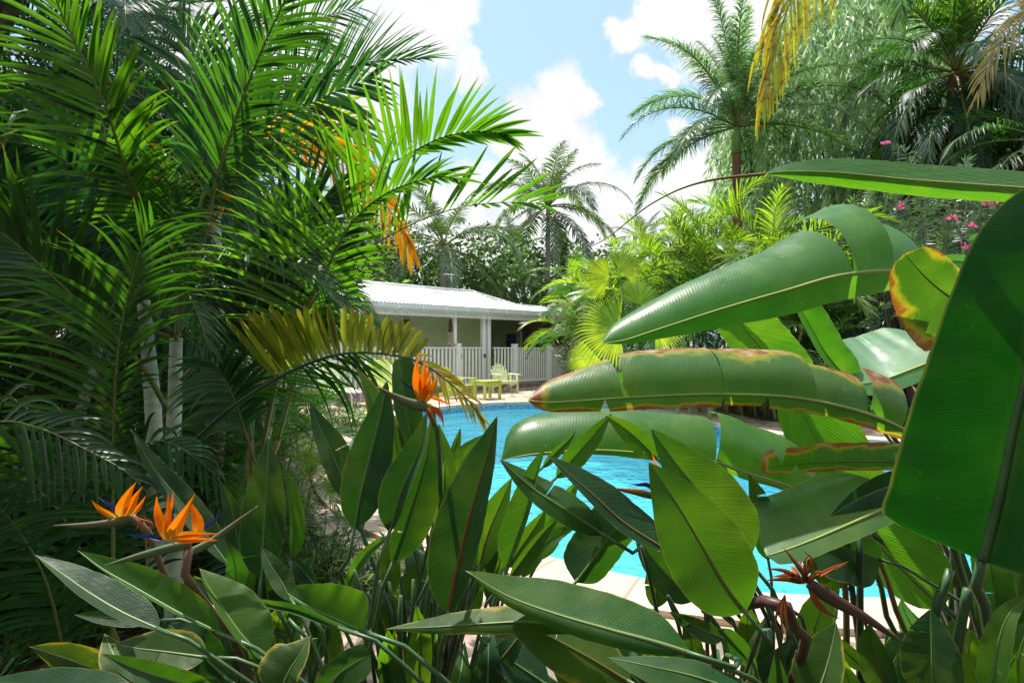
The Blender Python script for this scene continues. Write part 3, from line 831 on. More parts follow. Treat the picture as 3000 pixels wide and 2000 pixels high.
for i in range(NA):
    j = (i + 1) % NA; u0, u1 = i / NA, (i + 1) / NA
    g.add([A[i], A[j], B[j], B[i]], [(0, 1, 2, 3)], [(u0, 0), (u1, 0), (u1, 1), (u0, 1)])
    for Q, z1 in ((B, -.02), (A, -.035)):
        lo = [Vector((Q[k].x, Q[k].y, z1)) for k in (i, j)]
        g.add([Q[i], Q[j], lo[1], lo[0]], [(0, 1, 2, 3)], [(u0, 0), (u1, 0), (u1, 0), (u0, 0)])
setp(g.build('pool_coping', M['coping'], smooth=False), kind='structure')
def tile_mat(name, cols, scale, grout, rough=.25):
    m, nt = newmat(name); t = NT(nt)
    out = t.n('ShaderNodeOutputMaterial'); p = t.n('ShaderNodeBsdfPrincipled'); tc = t.n('ShaderNodeTexCoord')
    vo = t.n('ShaderNodeTexVoronoi'); vo.inputs['Scale'].default_value = scale; vo.inputs['Randomness'].default_value = 0.0
    t.l(tc.outputs['Object'], vo.inputs['Vector'])
    s_ = t.n('ShaderNodeSeparateColor'); t.l(vo.outputs['Color'], s_.inputs[0])
    c = t.ramp(s_.outputs[0], [(i / (len(cols) - 1), x) for i, x in enumerate(cols)])
    t.l(c, p.inputs['Base Color']); p.inputs['Roughness'].default_value = rough
    t.l(p.outputs[0], out.inputs['Surface']); return m
M['band'] = tile_mat('mosaic_band', [(.05, .18, .36), (.12, .34, .52), (.30, .52, .62), (.08, .26, .46)], 28, None)
M['basin'] = tile_mat('pool_lining', [(.42, .72, .84), (.50, .80, .90), (.46, .76, .88)], 9, None, .4)
WZ = -.14
g = MB(); ring(g, zz(po, -.034), zz(po, -.32), 0); ring(g, zz(po, -.32), zz(po, -1.35), 1)
g.add(zz(po, -1.35), [tuple(range(NA))], mi=1)
setp(g.build('pool_basin', [M['band'], M['basin']], smooth=False), kind='structure')
def water_mat():
    m, nt = newmat('pool_water'); t = NT(nt)
    out = t.n('ShaderNodeOutputMaterial'); tc = t.n('ShaderNodeTexCoord')
    a = t.noise(tc.outputs['Object'], 3.2, 3, .55); a2 = t.noise(tc.outputs['Object'], 11.0, 2, .5)
    h = t.math('ADD', a.outputs['Fac'], t.math('MULTIPLY', a2.outputs['Fac'], .3))
    b = t.n('ShaderNodeBump'); b.inputs['Strength'].default_value = 1.0; b.inputs['Distance'].default_value = .07; t.l(h, b.inputs['Height'])
    tr = t.n('ShaderNodeBsdfTransparent'); tr.inputs[0].default_value = (.40, .88, .98, 1)
    df = t.n('ShaderNodeBsdfDiffuse'); df.inputs[0].default_value = (.10, .54, .71, 1); t.l(b.outputs[0], df.inputs['Normal'])
    mx = t.n('ShaderNodeMixShader'); mx.inputs[0].default_value = .34; t.l(tr.outputs[0], mx.inputs[1]); t.l(df.outputs[0], mx.inputs[2])
    gl = t.n('ShaderNodeBsdfGlossy'); gl.inputs['Roughness'].default_value = .04; t.l(b.outputs[0], gl.inputs['Normal'])
    fr = t.n('ShaderNodeFresnel'); fr.inputs['IOR'].default_value = 1.33; t.l(b.outputs[0], fr.inputs['Normal'])
    m2 = t.n('ShaderNodeMixShader'); t.l(fr.outputs[0], m2.inputs[0]); t.l(mx.outputs[0], m2.inputs[1]); t.l(gl.outputs[0], m2.inputs[2])
    t.l(m2.outputs[0], out.inputs['Surface']); return m
M['water'] = water_mat()
g = MB(); g.add(zz([po[i] + nrm[i] * .0 for i in range(NA)], WZ), [tuple(range(NA))])
setp(g.build('water', M['water'], smooth=False), kind='structure')

# ------------------------------------------------------------------ the house beyond the pool
M['white'] = plain('white_paint', (.87, .885, .91), .45, .4, 3, .06)
M['white_roof'] = plain('white_roof_sheet', (.70, .70, .695), .45, .4, 1.2, .14, stretch=(1, .3, 1))
M['gutter'] = plain('gutter_paint', (.66, .73, .76), .4, .45, 3, .06)
M['siding'] = plain('pale_green_siding', (.70, .78, .50), .6, .3, 2, .12)
M['siding_dim'] = plain('shaded_siding', (.40, .44, .27), .6, .3, 2, .12)  # darker copy of the siding, the recess's shade is in the colour
M['dark_wood'] = plain('dark_door_opening', (.07, .045, .04), .5, .35, 5, .3)
M['stonewall'] = stone('rubble_plinth', [(.22, .19, .16), (.32, .27, .22), (.28, .25, .23)], 7, (.15, .13, .11), .06)
M['tilefloor'] = plain('terrace_floor', (.50, .40, .32), .6, .3, 3, .2)
M['lime'] = plain('lime_plastic', (.54, .63, .16), .4, .45, 3, .1)
M['pale_lime'] = plain('pale_lime_plastic', (.80, .84, .56), .4, .45, 3, .08)
M['blue_cloth'] = plain('blue_fabric', (.012, .10, .46), .8, .2, 12, .3)
M['steel_dark'] = plain('dark_steel', (.06, .06, .06), .5, .4, 6, .3)
M['pole'] = plain('galvanised_pole', (.55, .58, .58), .4, .5, 6, .2, metal=.3)
HA = math.atan2(.671, .742)
HO = Vector((-1.55, 18.2, 0))
U = Vector((.742, .671, 0)).normalized(); NV = Vector((U.y, -U.x, 0))
def hp(s, n, z): return HO + U * s + NV * n + Vector((0, 0, z))
house = thing('verandah_house', 'low pale green house with a white corrugated roof and a verandah beyond the pool', 'house', HO, HA)
BZ = .14
S0, S1 = -8.0, 8.4
def hbox(mb, s, n, z, ds, dn, dz, mi=0):
    mb.box(hp(s, n, z), (ds, dn, dz), Matrix.Rotation(HA, 3, 'Z'), mi)
# plinth and floor
g = MB(); hbox(g, (S0 + S1) / 2, -1.2, .05, S1 - S0, 2.7, .16); g.build('plinth', M['stonewall'], house, smooth=False)
g = MB(); hbox(g, (S0 + S1) / 2, -1.2, .137, S1 - S0 - .02, 2.66, .014); g.build('floor', M['tilefloor'], house, smooth=False)
# lapped siding
def siding(s0, s1, n, z0, z1, mat, along=True, nm='wall'):
    g = MB(); bh = .17; k = int((z1 - z0) / bh) + 1
    for i in range(k):
        a, b = z0 + i * bh, min(z1, z0 + (i + 1) * bh)
        if b - a < .01: continue
        p = [(s0, a), (s1, a), (s1, b), (s0, b)]
        if along:
            vs = [hp(s0, n + .018, a), hp(s1, n + .018, a), hp(s1, n, b), hp(s0, n, b), hp(s0, n, a), hp(s1, n, a)]
        else:
            vs = [hp(n + -.018, s0, a), hp(n - .018, s1, a), hp(n, s1, b), hp(n, s0, b), hp(n, s0, a), hp(n, s1, a)]
        g.add(vs, [(0, 1, 2, 3), (0, 4, 5, 1)])
    return g.build(nm, M[mat], house, smooth=False)
WN = -1.75
siding(S0, 2.22, WN, BZ, 2.95, 'siding')
siding(WN - 2.6, WN, 2.36, BZ, 2.95, 'siding_dim', along=False)
siding(2.36, 5.0, WN - 1.0, BZ, 3.0, 'siding_dim')
g = MB(); hbox(g, (S0 + S1) / 2, WN - 3.6, 1.3, S1 - S0 - 1.6, .1, 2.4); hbox(g, S0, WN - 1.8, 1.5, .1, 3.6, 2.7); g.build('rear_wall', M['siding_dim'], house, smooth=False)
g = MB(); hbox(g, 6.6, WN - 1.06, 1.5, 3.1, .06, 2.7); hbox(g, 8.1, WN - .6, 1.5, .08, 1.2, 2.7); g.build('dark_opening', M['dark_wood'], house, smooth=False)  # dark panels put in for the unlit opening
for s_, n_, ds_, dn_ in ((2.30, WN + .03, .16, .13), (-2.75, WN + .03, .13, .06), (5.04, WN - .97, .08, .08)):
    g = MB(); hbox(g, s_, n_, 1.4, ds_, dn_, 2.5); g.build('trim', M['white'], house, smooth=False)
g = MB(); hbox(g, -5.1, WN + .02, 1.3, .95, .05, 2.2); g.build('doorway', M['dark_wood'], house, smooth=False)
for s_ in (-7.2, -4.15, -.28):
    g = MB(); hbox(g, s_, -.12, 1.4, .12, .12, 2.5); g.build('post', M['white'], house, smooth=False)
for s_ in (.90, 1.12):
    g = MB(); hbox(g, s_, -.12, 1.4, .13, .13, 2.5); g.build('post', M['white'], house, smooth=False)
g = MB(); hbox(g, 5.9, -.12, 1.4, .12, .12, 2.5); g.build('post', M['white'], house, smooth=False)
# roof sheets
ZE, ZB, ZR = 2.665, 3.06, 3.60
NE, NB, NR = .34, -1.9, -3.3
def corr(g, rows, w=.12):
    "rows: list of (s0,s1,n,z) lines from eave to ridge; sheet corrugated along s"
    step = w / 4
    grid = []
    s_min = min(r[0] for r in rows); s_max = max(r[1] for r in rows)
    n = int((s_max - s_min) / step)
    vs = []; fs = []
    for (a, b, nn, z) in rows:
        for i in range(n + 1):
            s_ = s_min + (s_max - s_min) * i / n
            sc_ = max(a, min(b, s_))
            vs.append(hp(sc_, nn, z + .016 * math.cos(2 * math.pi * i / 4)))
    for r_ in range(len(rows) - 1):
        for i in range(n):
            q = r_ * (n + 1) + i
            fs.append((q, q + 1, q + n + 2, q + n + 1))
    g.add(vs, fs)
g = MB()
SB, SR, SE = 3.95, 2.98, 7.2
corr(g, [(S0 - .3, SE, NE, ZE), (S0 - .3, SB, NB, ZB), (S0 - .3, SR, NR, ZR)])
roof = g.build('roof', M['white_roof'], house, smooth=True)
g = MB()     # hip end and the back slope
g.add([hp(SE, NE, ZE), hp(SE, -7.0, ZE), hp(SB, -4.7, ZB), hp(SB, NB, ZB)], [(0, 1, 2, 3)])
g.add([hp(SB, NB, ZB), hp(SB, -4.7, ZB), hp(SR, NR, ZR)], [(0, 1, 2)])
g.add([hp(S0 - .3, NR, ZR), hp(SR, NR, ZR), hp(SB, -4.7, ZB), hp(S0 - .3, -4.7, ZB)], [(0, 1, 2, 3)])
g.add([hp(S0 - .3, -4.7, ZB), hp(SB, -4.7, ZB), hp(SE, -7.0, ZE), hp(S0 - .3, -7.0, ZE)], [(0, 1, 2, 3)])
g.build('rear_roof', M['white_roof'], house, smooth=False)
g = MB()
g.tube([hp(S0 - .3, NR, ZR + .03), hp(SR, NR, ZR + .03)], .05, 8); g.tube([hp(SR, NR, ZR + .03), hp(SB, NB, ZB + .025), hp(SE, NE, ZE + .02)], .04, 8)
g.build('ridge_cap', M['white_roof'], roof)
# ceiling, fascia, gutter
g = MB(); hbox(g, (S0 + SE) / 2, -.7, 2.545, SE - S0 - .1, 2.0, .03); g.build('verandah_ceiling', M['white'], house, smooth=False)
g = MB(); hbox(g, (S0 + SE) / 2, NE - .12, 2.56, SE - S0, .03, .17); g.build('fascia', M['white'], house, smooth=False)
g = MB()
prof = [(0, .07), (0, -.05), (.03, -.09), (.09, -.09), (.125, -.05), (.135, .06), (.12, .06), (.11, -.04), (.03, -.07), (.015, .07)]
vs = [hp(s_, NE - .10 + a, 2.585 + b) for s_ in (S0 - .3, SE) for a, b in prof]; k = len(prof)
g.add(vs, [(i, (i + 1) % k, k + (i + 1) % k, k + i) for i in range(k)] + [tuple(range(k)), tuple(range(2 * k - 1, k - 1, -1))])
gut = g.build('gutter', M['gutter'], house, smooth=False)
g = MB()
for i in range(18):
    g = MB(); s_ = S0 + .5 + i * .82; hbox(g, s_, NE + .035, 2.585, .03, .012, .17); g.build('gutter_bracket', M['white'], gut, smooth=False)
# fretwork valance: a lattice with a scalloped foot
g = MB(); z1, z0 = 2.475, 2.305; dn = NE - .14; p_ = .092
x = S0
hbox(g, (S0 + SE) / 2, dn, z1 + .012, SE - S0, .016, .022); hbox(g, (S0 + SE) / 2, dn, z0 + .045, SE - S0, .016, .012)
while x < SE - p_:
    a = hp(x, dn, z1); b = hp(x + p_, dn, z0 + .05); c_ = hp(x, dn + .001, z0 + .05); d = hp(x + p_, dn + .001, z1)
    g.bar(a, b, .014, .024, up=(0, 0, 1)); g.bar(c_, d, .014, .024, up=(0, 0, 1))
    g.add([hp(x + .004, dn, z0 + .045), hp(x + p_ - .004, dn, z0 + .045), hp(x + p_ * .5, dn, z0), hp(x + .004, dn + .014, z0 + .045), hp(x + p_ - .004, dn + .014, z0 + .045), hp(x + p_ * .5, dn + .014, z0)],
          [(0, 1, 2), (5, 4, 3), (0, 3, 4, 1), (1, 4, 5, 2), (2, 5, 3, 0)])
    x += p_
g.build('valance', M['white'], house, smooth=False)
# aerial on the roof
g = MB(); a0 = hp(2.3, NR - .5, 3.45)
g.tube([a0, a0 + Vector((0, 0, .85))], .018, 6); tp = a0 + Vector((0, 0, .82))
g.tube([tp - U * .35 + NV * .1, tp + U * .05], .016, 6)
for k in range(5): g.tube([tp - U * (.33 - k * .085) - NV * .2, tp - U * (.33 - k * .085) + NV * .2], .009, 5)
g.build('aerial', M['pole'], house)
# what hangs at the house
def hang(name, s_, n_, z_, label, cat): return thing(name, label, cat, hp(s_, n_, z_), HA)
pic = hang('picture', 4.5, WN - .97, 1.62, 'blue picture in a dark frame on the verandah back wall', 'picture')
g = MB(); g.box(hp(4.50, WN - .95, 1.62), (.50, .03, .66), Matrix.Rotation(HA, 3, 'Z')); g.build('frame', M['steel_dark'], pic, smooth=False)
M['bluepic'] = plain('blue_canvas', (.02, .10, .30), .6, .3, 9, .8, col2=(.01, .03, .10))
g = MB(); g.box(hp(4.50, WN - .93, 1.62), (.42, .012, .58), Matrix.Rotation(HA, 3, 'Z')); g.build('canvas', M['bluepic'], pic, smooth=False)
M['bamboo_brown'] = plain('bamboo_chime', (.22, .13, .05), .6, .3, 20, .4)
M['pinkish'] = plain('shell_strings', (.56, .40, .34), .7, .3, 20, .3)
ch = hang('wind_chime', -1.95, -.25, 2.3, 'brown bamboo wind chime hanging under the valance left of the post', 'wind chime')
g = MB(); c0 = hp(-1.95, -.25, 2.28); g.tube([c0 + Vector((0, 0, .02)), c0], [.10, .10], 10); g.build('top_plate', M['bamboo_brown'], ch)
g = MB()
for k in range(7):
    a = k * .9; o_ = Vector((math.cos(a), math.sin(a), 0)) * .075; L = uni(.28, .42); g.tube([c0 + o_ - Vector((0, 0, .04)), c0 + o_ - Vector((0, 0, .04 + L))], .019, 7)
g.build('chime_tubes', M['bamboo_brown'], ch)
ch = hang('hanging_mobile', -.48, -.1, 2.3, 'pinkish shell mobile with a dark top hanging beside the verandah post', 'mobile')
g = MB(); c0 = hp(-.50, -.02, 2.3); g.tube([c0, c0 - Vector((0, 0, .1)), c0 - Vector((0, 0, .42))], [.015, .05, .075], 9); g.build('hood', M['dark_wood'], ch)
g = MB()
for k in range(8):
    a = k * .8; o_ = Vector((math.cos(a), math.sin(a), 0)) * .085
    for q in range(6): zc_ = c0 + o_ - Vector((0, 0, .44 + q * .07 + .02 * (k % 2))); g.tube([zc_, zc_ - Vector((0, 0, .03)), zc_ - Vector((0, 0, .06))], [.008, .028, .006], 6)
g.build('shells', M['pinkish'], ch)

# ------------------------------------------------------------------ picket fence
FT = 1.395
def fence(label, s0, s1, pitch, pw, name='picket_fence', posts=(), cat='fence', n=0.06, tall=.09):
    f = thing(name, label, cat, hp((s0 + s1) / 2, n, BZ), HA)
    for s_, w_ in posts:
        g = MB(); hbox(g, s_, n, (BZ + FT + tall) / 2 - .04, w_, w_, FT + tall - BZ + .08); hbox(g, s_, n, FT + tall + .015, w_ + .03, w_ + .03, .03)
        g.build('post', M['white'], f, smooth=False)
    g = MB(); hbox(g, (s0 + s1) / 2, n, FT - .02, s1 - s0, .07, .04); g.build('top_rail', M['white'], f, smooth=False)
    g = MB(); hbox(g, (s0 + s1) / 2, n, BZ + .10, s1 - s0, .045, .06); g.build('bottom_rail', M['white'], f, smooth=False)
    g = MB(); k = max(1, int(round((s1 - s0) / pitch)))
    for i in range(k):
        s_ = s0 + (i + .5) * (s1 - s0) / k
        hbox(g, s_, n + .002, (FT - .04 + BZ + .045) / 2, pw, .02, FT - .04 - BZ - .045 - .004)
    g.build('pickets', M['white'], f, smooth=False)
    return f
fence('long white picket fence left of the gate, partly hidden by palm fronds', -7.6, -.36, .145, .07, posts=((-6.2, .1), (-3.6, .1), (-.28, .17)))
gt = fence('white picket gate with two black latches under the verandah posts', -.17, .82, .15, .07, name='picket_gate', cat='gate', posts=())
for s_ in (.78, 1.12, -.2):
    g = MB(); hbox(g, s_, .125, 1.12 if s_ > 0 else 1.1, .06, .03, .12); g.build('latch', M['steel_dark'], gt, smooth=False)
fence('short white picket fence just behind the pale chair', 1.20, 2.08, .15, .07, posts=((2.16, .16),))
fence('closely spaced white picket fence at the right end of the verandah', 2.25, 6.8, .105, .062, posts=((3.85, .13), (5.45, .13)))

# ------------------------------------------------------------------ seats by the pool
def mrot(a): return Matrix.Rotation(a, 4, 'Z')
def adirondack(loc, az, mat, label, sc=1.0, name='adirondack_chair'):
    c = thing(name, label, 'chair', loc, az)
    c.scale = (sc, sc, sc)
    def bd(nm, g): o = g.build(nm, M[mat], c, smooth=False, world=False); bv = o.modifiers.new('bevel', 'BEVEL'); bv.width = .006; bv.segments = 2; return o
    # front is +Y
    g = MB()
    for i in range(5):
        y = .32 - i * .115; z = .37 - i * .028
        g.box((0, y, z), (.50, .10, .022))
    bd('seat', g)
    g = MB()
    for i in range(7):
        x = (i - 3) * .074; hgt = .66 - .030 * abs(i - 3) ** 1.7
        b0 = Vector((x * .88, -.20, .26)); b1 = Vector((x * 1.12, -.20 - hgt * .36, .26 + hgt * .93)); d = (b1 - b0).normalized()
        g.bar(b0, b1, .066, .02, up=(0, -1, .3)); 
        g.tube([b1 - d * .001, b1 + d * .012, b1 + d * .026], [.033, .029, .014], 10, flat=.32, fdir=Vector((1, 0, 0)))
    g.bar((-.27, -.27, .50), (.27, -.27, .50), .05, .02, up=(0, 0, 1)); g.bar((-.24, -.385, .80), (.24, -.385, .80), .04, .02, up=(0, 0, 1))
    bd('backrest', g)
    for s_ in (-1, 1):
        g = MB(); g.box((s_ * .32, .08, .565), (.11, .66, .024)); g.box((s_ * .32, .38, .565), (.135, .10, .0245)); g.bar((s_ * .30, -.23, .555), (s_ * .24, -.30, .53), .05, .02); bd('armrest', g)
        g = MB(); g.box((s_ * .31, .30, .2775), (.03, .10, .555)); bd('leg', g)
        g = MB(); g.bar((s_ * .275, .36, .34), (s_ * .275, -.52, .06), .028, .10, up=(0, .3, 1)); bd('side_rail', g)
        g = MB(); g.bar((s_ * .31, -.10, .0), (s_ * .31, -.16, .55), .03, .08, up=(0, 1, 0)); bd('leg', g)
    return c
def low_table(loc, az, mat, label):
    c = thing('side_table', label, 'table', loc, az)
    g = MB()
    for i in range(5): g.box(((i - 2) * .105, 0, .42), (.098, .50, .03))
    o = g.build('tabletop', M[mat], c, smooth=False, world=False)
    for sx in (-1, 1):
        for sy in (-1, 1):
            g = MB(); g.box((sx * .22, sy * .20, .2025), (.05, .07, .405)); g.build('leg', M[mat], c, smooth=False, world=False)
    g = MB()
    for sx in (-1, 1): g.box((sx * .22, 0, .36), (.03, .36, .08))
    for sy in (-1, 1): g.box((0, sy * .20, .345), (.40, .03, .10))
    g.build('apron', M[mat], c, smooth=False, world=False)
    return c
def lounger(loc, az, frame, cloth, label, back=55, name='sun_lounger'):
    c = thing(name, label, 'sun lounger', loc, az)
    g = MB()
    for s_ in (-1, 1): g.tube([Vector((s_ * .30, -.6, .36)), Vector((s_ * .30, .95, .34))], .022, 7)
    g.tube([Vector((-.3, .95, .34)), Vector((.3, .95, .34))], .022, 7)
    e = Vector((0, -.55 - math.cos(R(back)) * .75, .38 + math.sin(R(back)) * .75))
    for s_ in (-1, 1): g.tube([Vector((s_ * .30, -.55, .37)), e + Vector((s_ * .30, 0, 0))], .02, 7)
    g.tube([e + Vector((-.3, 0, 0)), e + Vector((.3, 0, 0))], .02, 7)
    g.build('frame', M[frame], c, world=False)
    for y in (-.45, .8):
        for s_ in (-1, 1):
            g = MB(); g.tube([Vector((s_ * .30, y, .36)), Vector((s_ * .31, y + .08, 0))], .02, 7); g.build('leg', M[frame], c, world=False)
    g = MB(); g.bar(Vector((0, .93, .35)), Vector((0, -.55, .37)), .57, .03); g.build('seat_sling', M[cloth], c, smooth=False, world=False)
    g = MB(); g.bar(Vector((0, -.56, .385)), e + Vector((0, .01, .01)), .57, .03, up=(0, .6, .8)); g.build('back_sling', M[cloth], c, smooth=False, world=False)
    return c
p = G(1476, 1150); adirondack((p.x, p.y + .1, 0), R(208), 'pale_lime', 'pale lime slatted garden chair in front of the short picket fence', 1.0)
p = G(1428, 1168); tb = low_table((p.x, p.y, 0), R(38), 'lime', 'lime green low plastic table beside the pale chair')
tb.scale = (1.12, 1.12, 1.15)
p = G(1340, 1166); adirondack((p.x, p.y + .1, 0), R(240), 'lime', 'lime green garden chair half hidden by yellow palm tips left of the low table', .95)
p = G(1120, 1190); lounger((p.x + .1, p.y, 0), R(205), 'white', 'lime', 'lime green sun lounger with raised back left of the orange flower', 62)
p = G(1015, 1185); lounger((p.x - .1, p.y + .1, 0), R(228), 'white', 'pale_lime', 'pale sun lounger with raised back farthest left on the terrace', 60)
lounger((7.35, 10.35, -.03), R(140), 'steel_dark', 'blue_cloth', 'blue sun lounger on the far side of the pool behind the banana leaves', 50)
# ------------------------------------------------------------------ palm frond templates
random.seed(11)
SP = [(78, 55), (66, 75), (52, 85), (38, 90), (22, 85)]
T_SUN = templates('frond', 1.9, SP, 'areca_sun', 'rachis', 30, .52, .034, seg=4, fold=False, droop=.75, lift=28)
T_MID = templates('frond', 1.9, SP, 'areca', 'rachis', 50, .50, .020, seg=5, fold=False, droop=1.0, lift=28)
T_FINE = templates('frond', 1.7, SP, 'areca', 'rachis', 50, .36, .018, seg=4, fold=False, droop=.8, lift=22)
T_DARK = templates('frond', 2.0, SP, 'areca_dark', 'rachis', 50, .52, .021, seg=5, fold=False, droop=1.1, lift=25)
SPC = [(82, 50), (65, 75), (45, 95), (22, 95), (-5, 75), (-30, 50)]
T_COCO = templates('frond', 4.2, SPC, 'coco', 'rachis', 58, .85, .055, seg=4, fold=False, droop=1.0, lift=10, rr=.035, t0=.16, ang=62, ang_tip=25)
SPR = [(84, 30), (70, 60), (52, 85), (30, 85), (8, 70)]
T_ROYAL = templates('frond', 3.9, SPR, 'royal', 'rachis', 150, .62, .028, seg=4, fold=False, droop=1.5, lift=25, rr=.03, t0=.12, ang=62, ang_tip=30, wob=22)
SPD = [(85, 30), (72, 45), (58, 75), (36, 95), (12, 95), (-12, 75), (-38, 50)]
T_BIG = templates('frond', 3.0, SPD[:2], 'areca_sun', 'rachis', 30, .85, .07, seg=4, fold=True, droop=.25, lift=25, rr=.03, ang=48) + \
        templates('frond', 3.0, SPD[2:], 'areca_dark', 'rachis', 56, .75, .034, seg=4, fold=False, droop=1.5, lift=15, rr=.03)  # sunlit top and shaded lower fronds are set by leaf colour
T_DEAD = templates('dead_frond', 2.6, [(-55, 30), (-70, 15)], 'dead_frond', 'rachis_brown', 34, .55, .03, seg=4, fold=False, droop=1.8, lift=0, rr=.025)

def at(px, Y, z=0.0): return Vector(((px - 1500) / F * Y, Y, z))
def hz(py, Y): return H - (py - HY) / F * Y       # height that shows at row py

# coconut palms behind the house
palm('coconut_palm', 'tall coconut palm with a slim grey trunk against the sky behind the house', 'palm', at(1604, 28), hz(600, 28), .12, (.05, .3), T_COCO, 24, 1.02, group=None, az0=.6)
palm('coconut_palm', 'shorter coconut palm with a thick crown just left of the tall slim one', 'palm', at(1292, 25), hz(722, 25), .17, (.12, 0), T_COCO, 22, .98, az0=2.0)
palm('coconut_palm', 'small distant palm with upright fronds just above the yellow green palms', 'palm', at(1885, 34), hz(720, 34), .15, (0, 0), T_COCO[:3], 12, .62, az0=1.0)
palm('coconut_palm', 'distant palm half hidden behind the left palm clump and the house roof', 'palm', at(1120, 29), hz(735, 29), .16, (0, 0), T_COCO, 18, .8, az0=.3)
palm('coconut_palm', 'distant palm low behind the trunk of the tall slim coconut palm', 'palm', at(1500, 38), hz(735, 38), .16, (.2, 0), T_COCO, 18, .85, az0=1.9)
# feathery tall palm at the right of the sky
palm('feather_palm', 'tall feathery palm with brown trunk and plumose fronds against the cloud', 'palm', at(2168, 15.5), hz(440, 15.5), .13, (-.1, 0), T_ROYAL, 27, .96, mat='trunk_brown', shaft=.7, az0=2.6)
# dark palm at the right with its dead skirt
dp = palm('date_palm', 'big dark palm at the upper right with sunlit top fronds and a dead brown skirt', 'palm', at(2790, 13.2), hz(215, 13.2), .2, (.1, 0), T_BIG, 50, .98, mat='trunk_brown', az0=.4)
crown(dp, T_BIG[3:], Vector((.08, 0, hz(215, 13.2) - .9)), 18, .92, 1.1)
crown(dp, T_BIG[4:], Vector((.06, 0, hz(215, 13.2) - 1.9)), 16, .85, 2.3)
for i in range(10):
    place(T_DEAD[i % 2][1], 'dead_frond', dp, Vector((.1, 0, hz(300, 13.2))), i * GA, 1.0)
palm('date_palm', 'dark palm partly out of the picture at the far right edge', 'palm', at(3060, 11), hz(420, 11), .22, (.1, 0), T_BIG[2:], 22, .85, mat='trunk_brown', az0=1.4)

# palms whose crowns hang into the picture from above at the right
pr = thing('coconut_palm', 'near coconut palm at the right with one yellowing and one tan hanging frond', 'palm', (5.4, 4.6, 0))
q = resample(catmull([Vector((5.4, 4.6, -.1)), Vector((5.2, 4.7, 2)), Vector((4.6, 4.9, 4.2)), Vector((4.2, 5.0, 5.6))]), 20)
g = MB(); g.tube(q, [.15 - .03 * i / 20 + .004 * (i % 2) for i in range(21)], 14); g.build('trunk', M['trunk'], pr)
CT = Vector((4.2, 5.0, 5.6))
random.seed(21)
frond(pr, [CT, P(2750, -330, 4.9), P(2520, -260, 4.7), P(2380, -110, 4.5), P(2310, 20, 4.4), P(2262, 190, 4.35), P(2235, 300, 4.3)], 'yellow_frond', 'rachis', rr=.016, n=56, la=.62, lb=.80, wid=.022, ang=42, ang_tip=10, droop=3.2, lift=4, t0=.30, seg=7, label='yellowing frond tip with brown blotches hanging from the top of the picture', wob=8, blunt=True, jit=.2)
frond(pr, [CT, P(3260, -250, 4.6), P(3120, -60, 4.3), P(2985, 60, 4.2), P(2925, 140, 4.2), P(2880, 230, 4.2), P(2858, 300, 4.2)], 'tan_frond', 'rachis_brown', rr=.013, n=56, la=.42, lb=.42, wid=.016, ang=50, ang_tip=14, droop=1.0, lift=8, t0=.3, seg=5, label='dry tan frond drooping at the top right corner')
for az in (.3, 1.2, -.9, -1.7): place(T_COCO[2][1], 'frond', pr, CT - Vector((5.4, 4.6, 0)), az, .8)

# weeping fine-leaved tree
def weeping_tree(base, h, rad, zlo, twigs):
    random.seed(31)
    t = thing('weeping_tree', 'airy grey green weeping tree with fine hanging leaves at the right of the feathery palm', 'tree', base)
    tr = MB(); top = Vector((.2, .1, h * .7))
    tr.tube(resample(catmull([Vector((0, 0, -.1)), Vector((.15, 0, h * .35)), top]), 8), [.2 - .014 * i for i in range(9)], 9)
    mb = MB(); ends = []
    for i in range(twigs):
        z = uni(-1, 1); an = i * GA; rr_ = math.sqrt(max(0, 1 - z * z)) * uni(.25, 1) ** .6
        p = Vector((math.cos(an) * rr_ * rad, math.sin(an) * rr_ * rad, zlo + (h - zlo) * (z * .5 + .5)))
        # gaps: thin the top
        if rnd() < .25 * (z * .5 + .5): continue
        if i % 130 == 0: ends.append(p)
        d = Vector((math.cos(an) * .6, math.sin(an) * .6, .4)).normalized()
        n = int(uni(9, 16)); q = p.copy()
        for k in range(n):
            d = (d + Vector((uni(-.1, .1), uni(-.1, .1), -.32))).normalized(); q = q + d * .12
            dd = d + Vector((uni(-.9, .9), uni(-.9, .9), -.45))
            quad_leaf(mb, q, dd, uni(.055, .085), uni(.26, .42), droop=.2)
    branches(tr, top * .6, ends, .05, .006)
    tr.build('trunk', M['bark'], t, world=False); mb.build('crown', M['weeping'], t, world=False, smooth=False)
    return t
weeping_tree(at(2440, 18.5), hz(-15, 18.5), 3.2, 2.0, 5200)

# broad-leaved and pine-like trees behind the house
tspec = [(1020, 24, 660, 2.6, 'tree_dark'), (1120, 27, 700, 2.4, 'tree_mid'), (1215, 30, 690, 2.6, 'tree_dark'), (1345, 27, 690, 2.5, 'tree_dark'), (1430, 31, 700, 2.8, 'tree_mid'), (1490, 27, 735, 2.0, 'tree_dark'), (1540, 32, 690, 2.8, 'tree_dark'), (1640, 30, 715, 2.4, 'tree_mid'), (1720, 34, 720, 3.0, 'tree_dark'), (1800, 36, 735, 3.0, 'tree_mid'), (920, 22, 640, 2.6, 'tree_mid')]
tl = ['dark leafy tree behind the left end of the house roof', 'mid green tree behind the roof left of the shorter coconut palm', 'dark loose tree right behind the shorter coconut palm', 'dark tree just right of the shorter coconut palm', 'mid green tree between the two coconut palms', 'low dark tree behind the roof aerial', 'dark tree left of the tall slim coconut trunk', 'mid green tree right of the tall slim coconut trunk', 'dark distant tree left of the small distant palm', 'mid green distant tree behind the small distant palm', 'mid green tree behind the big left palm fronds']
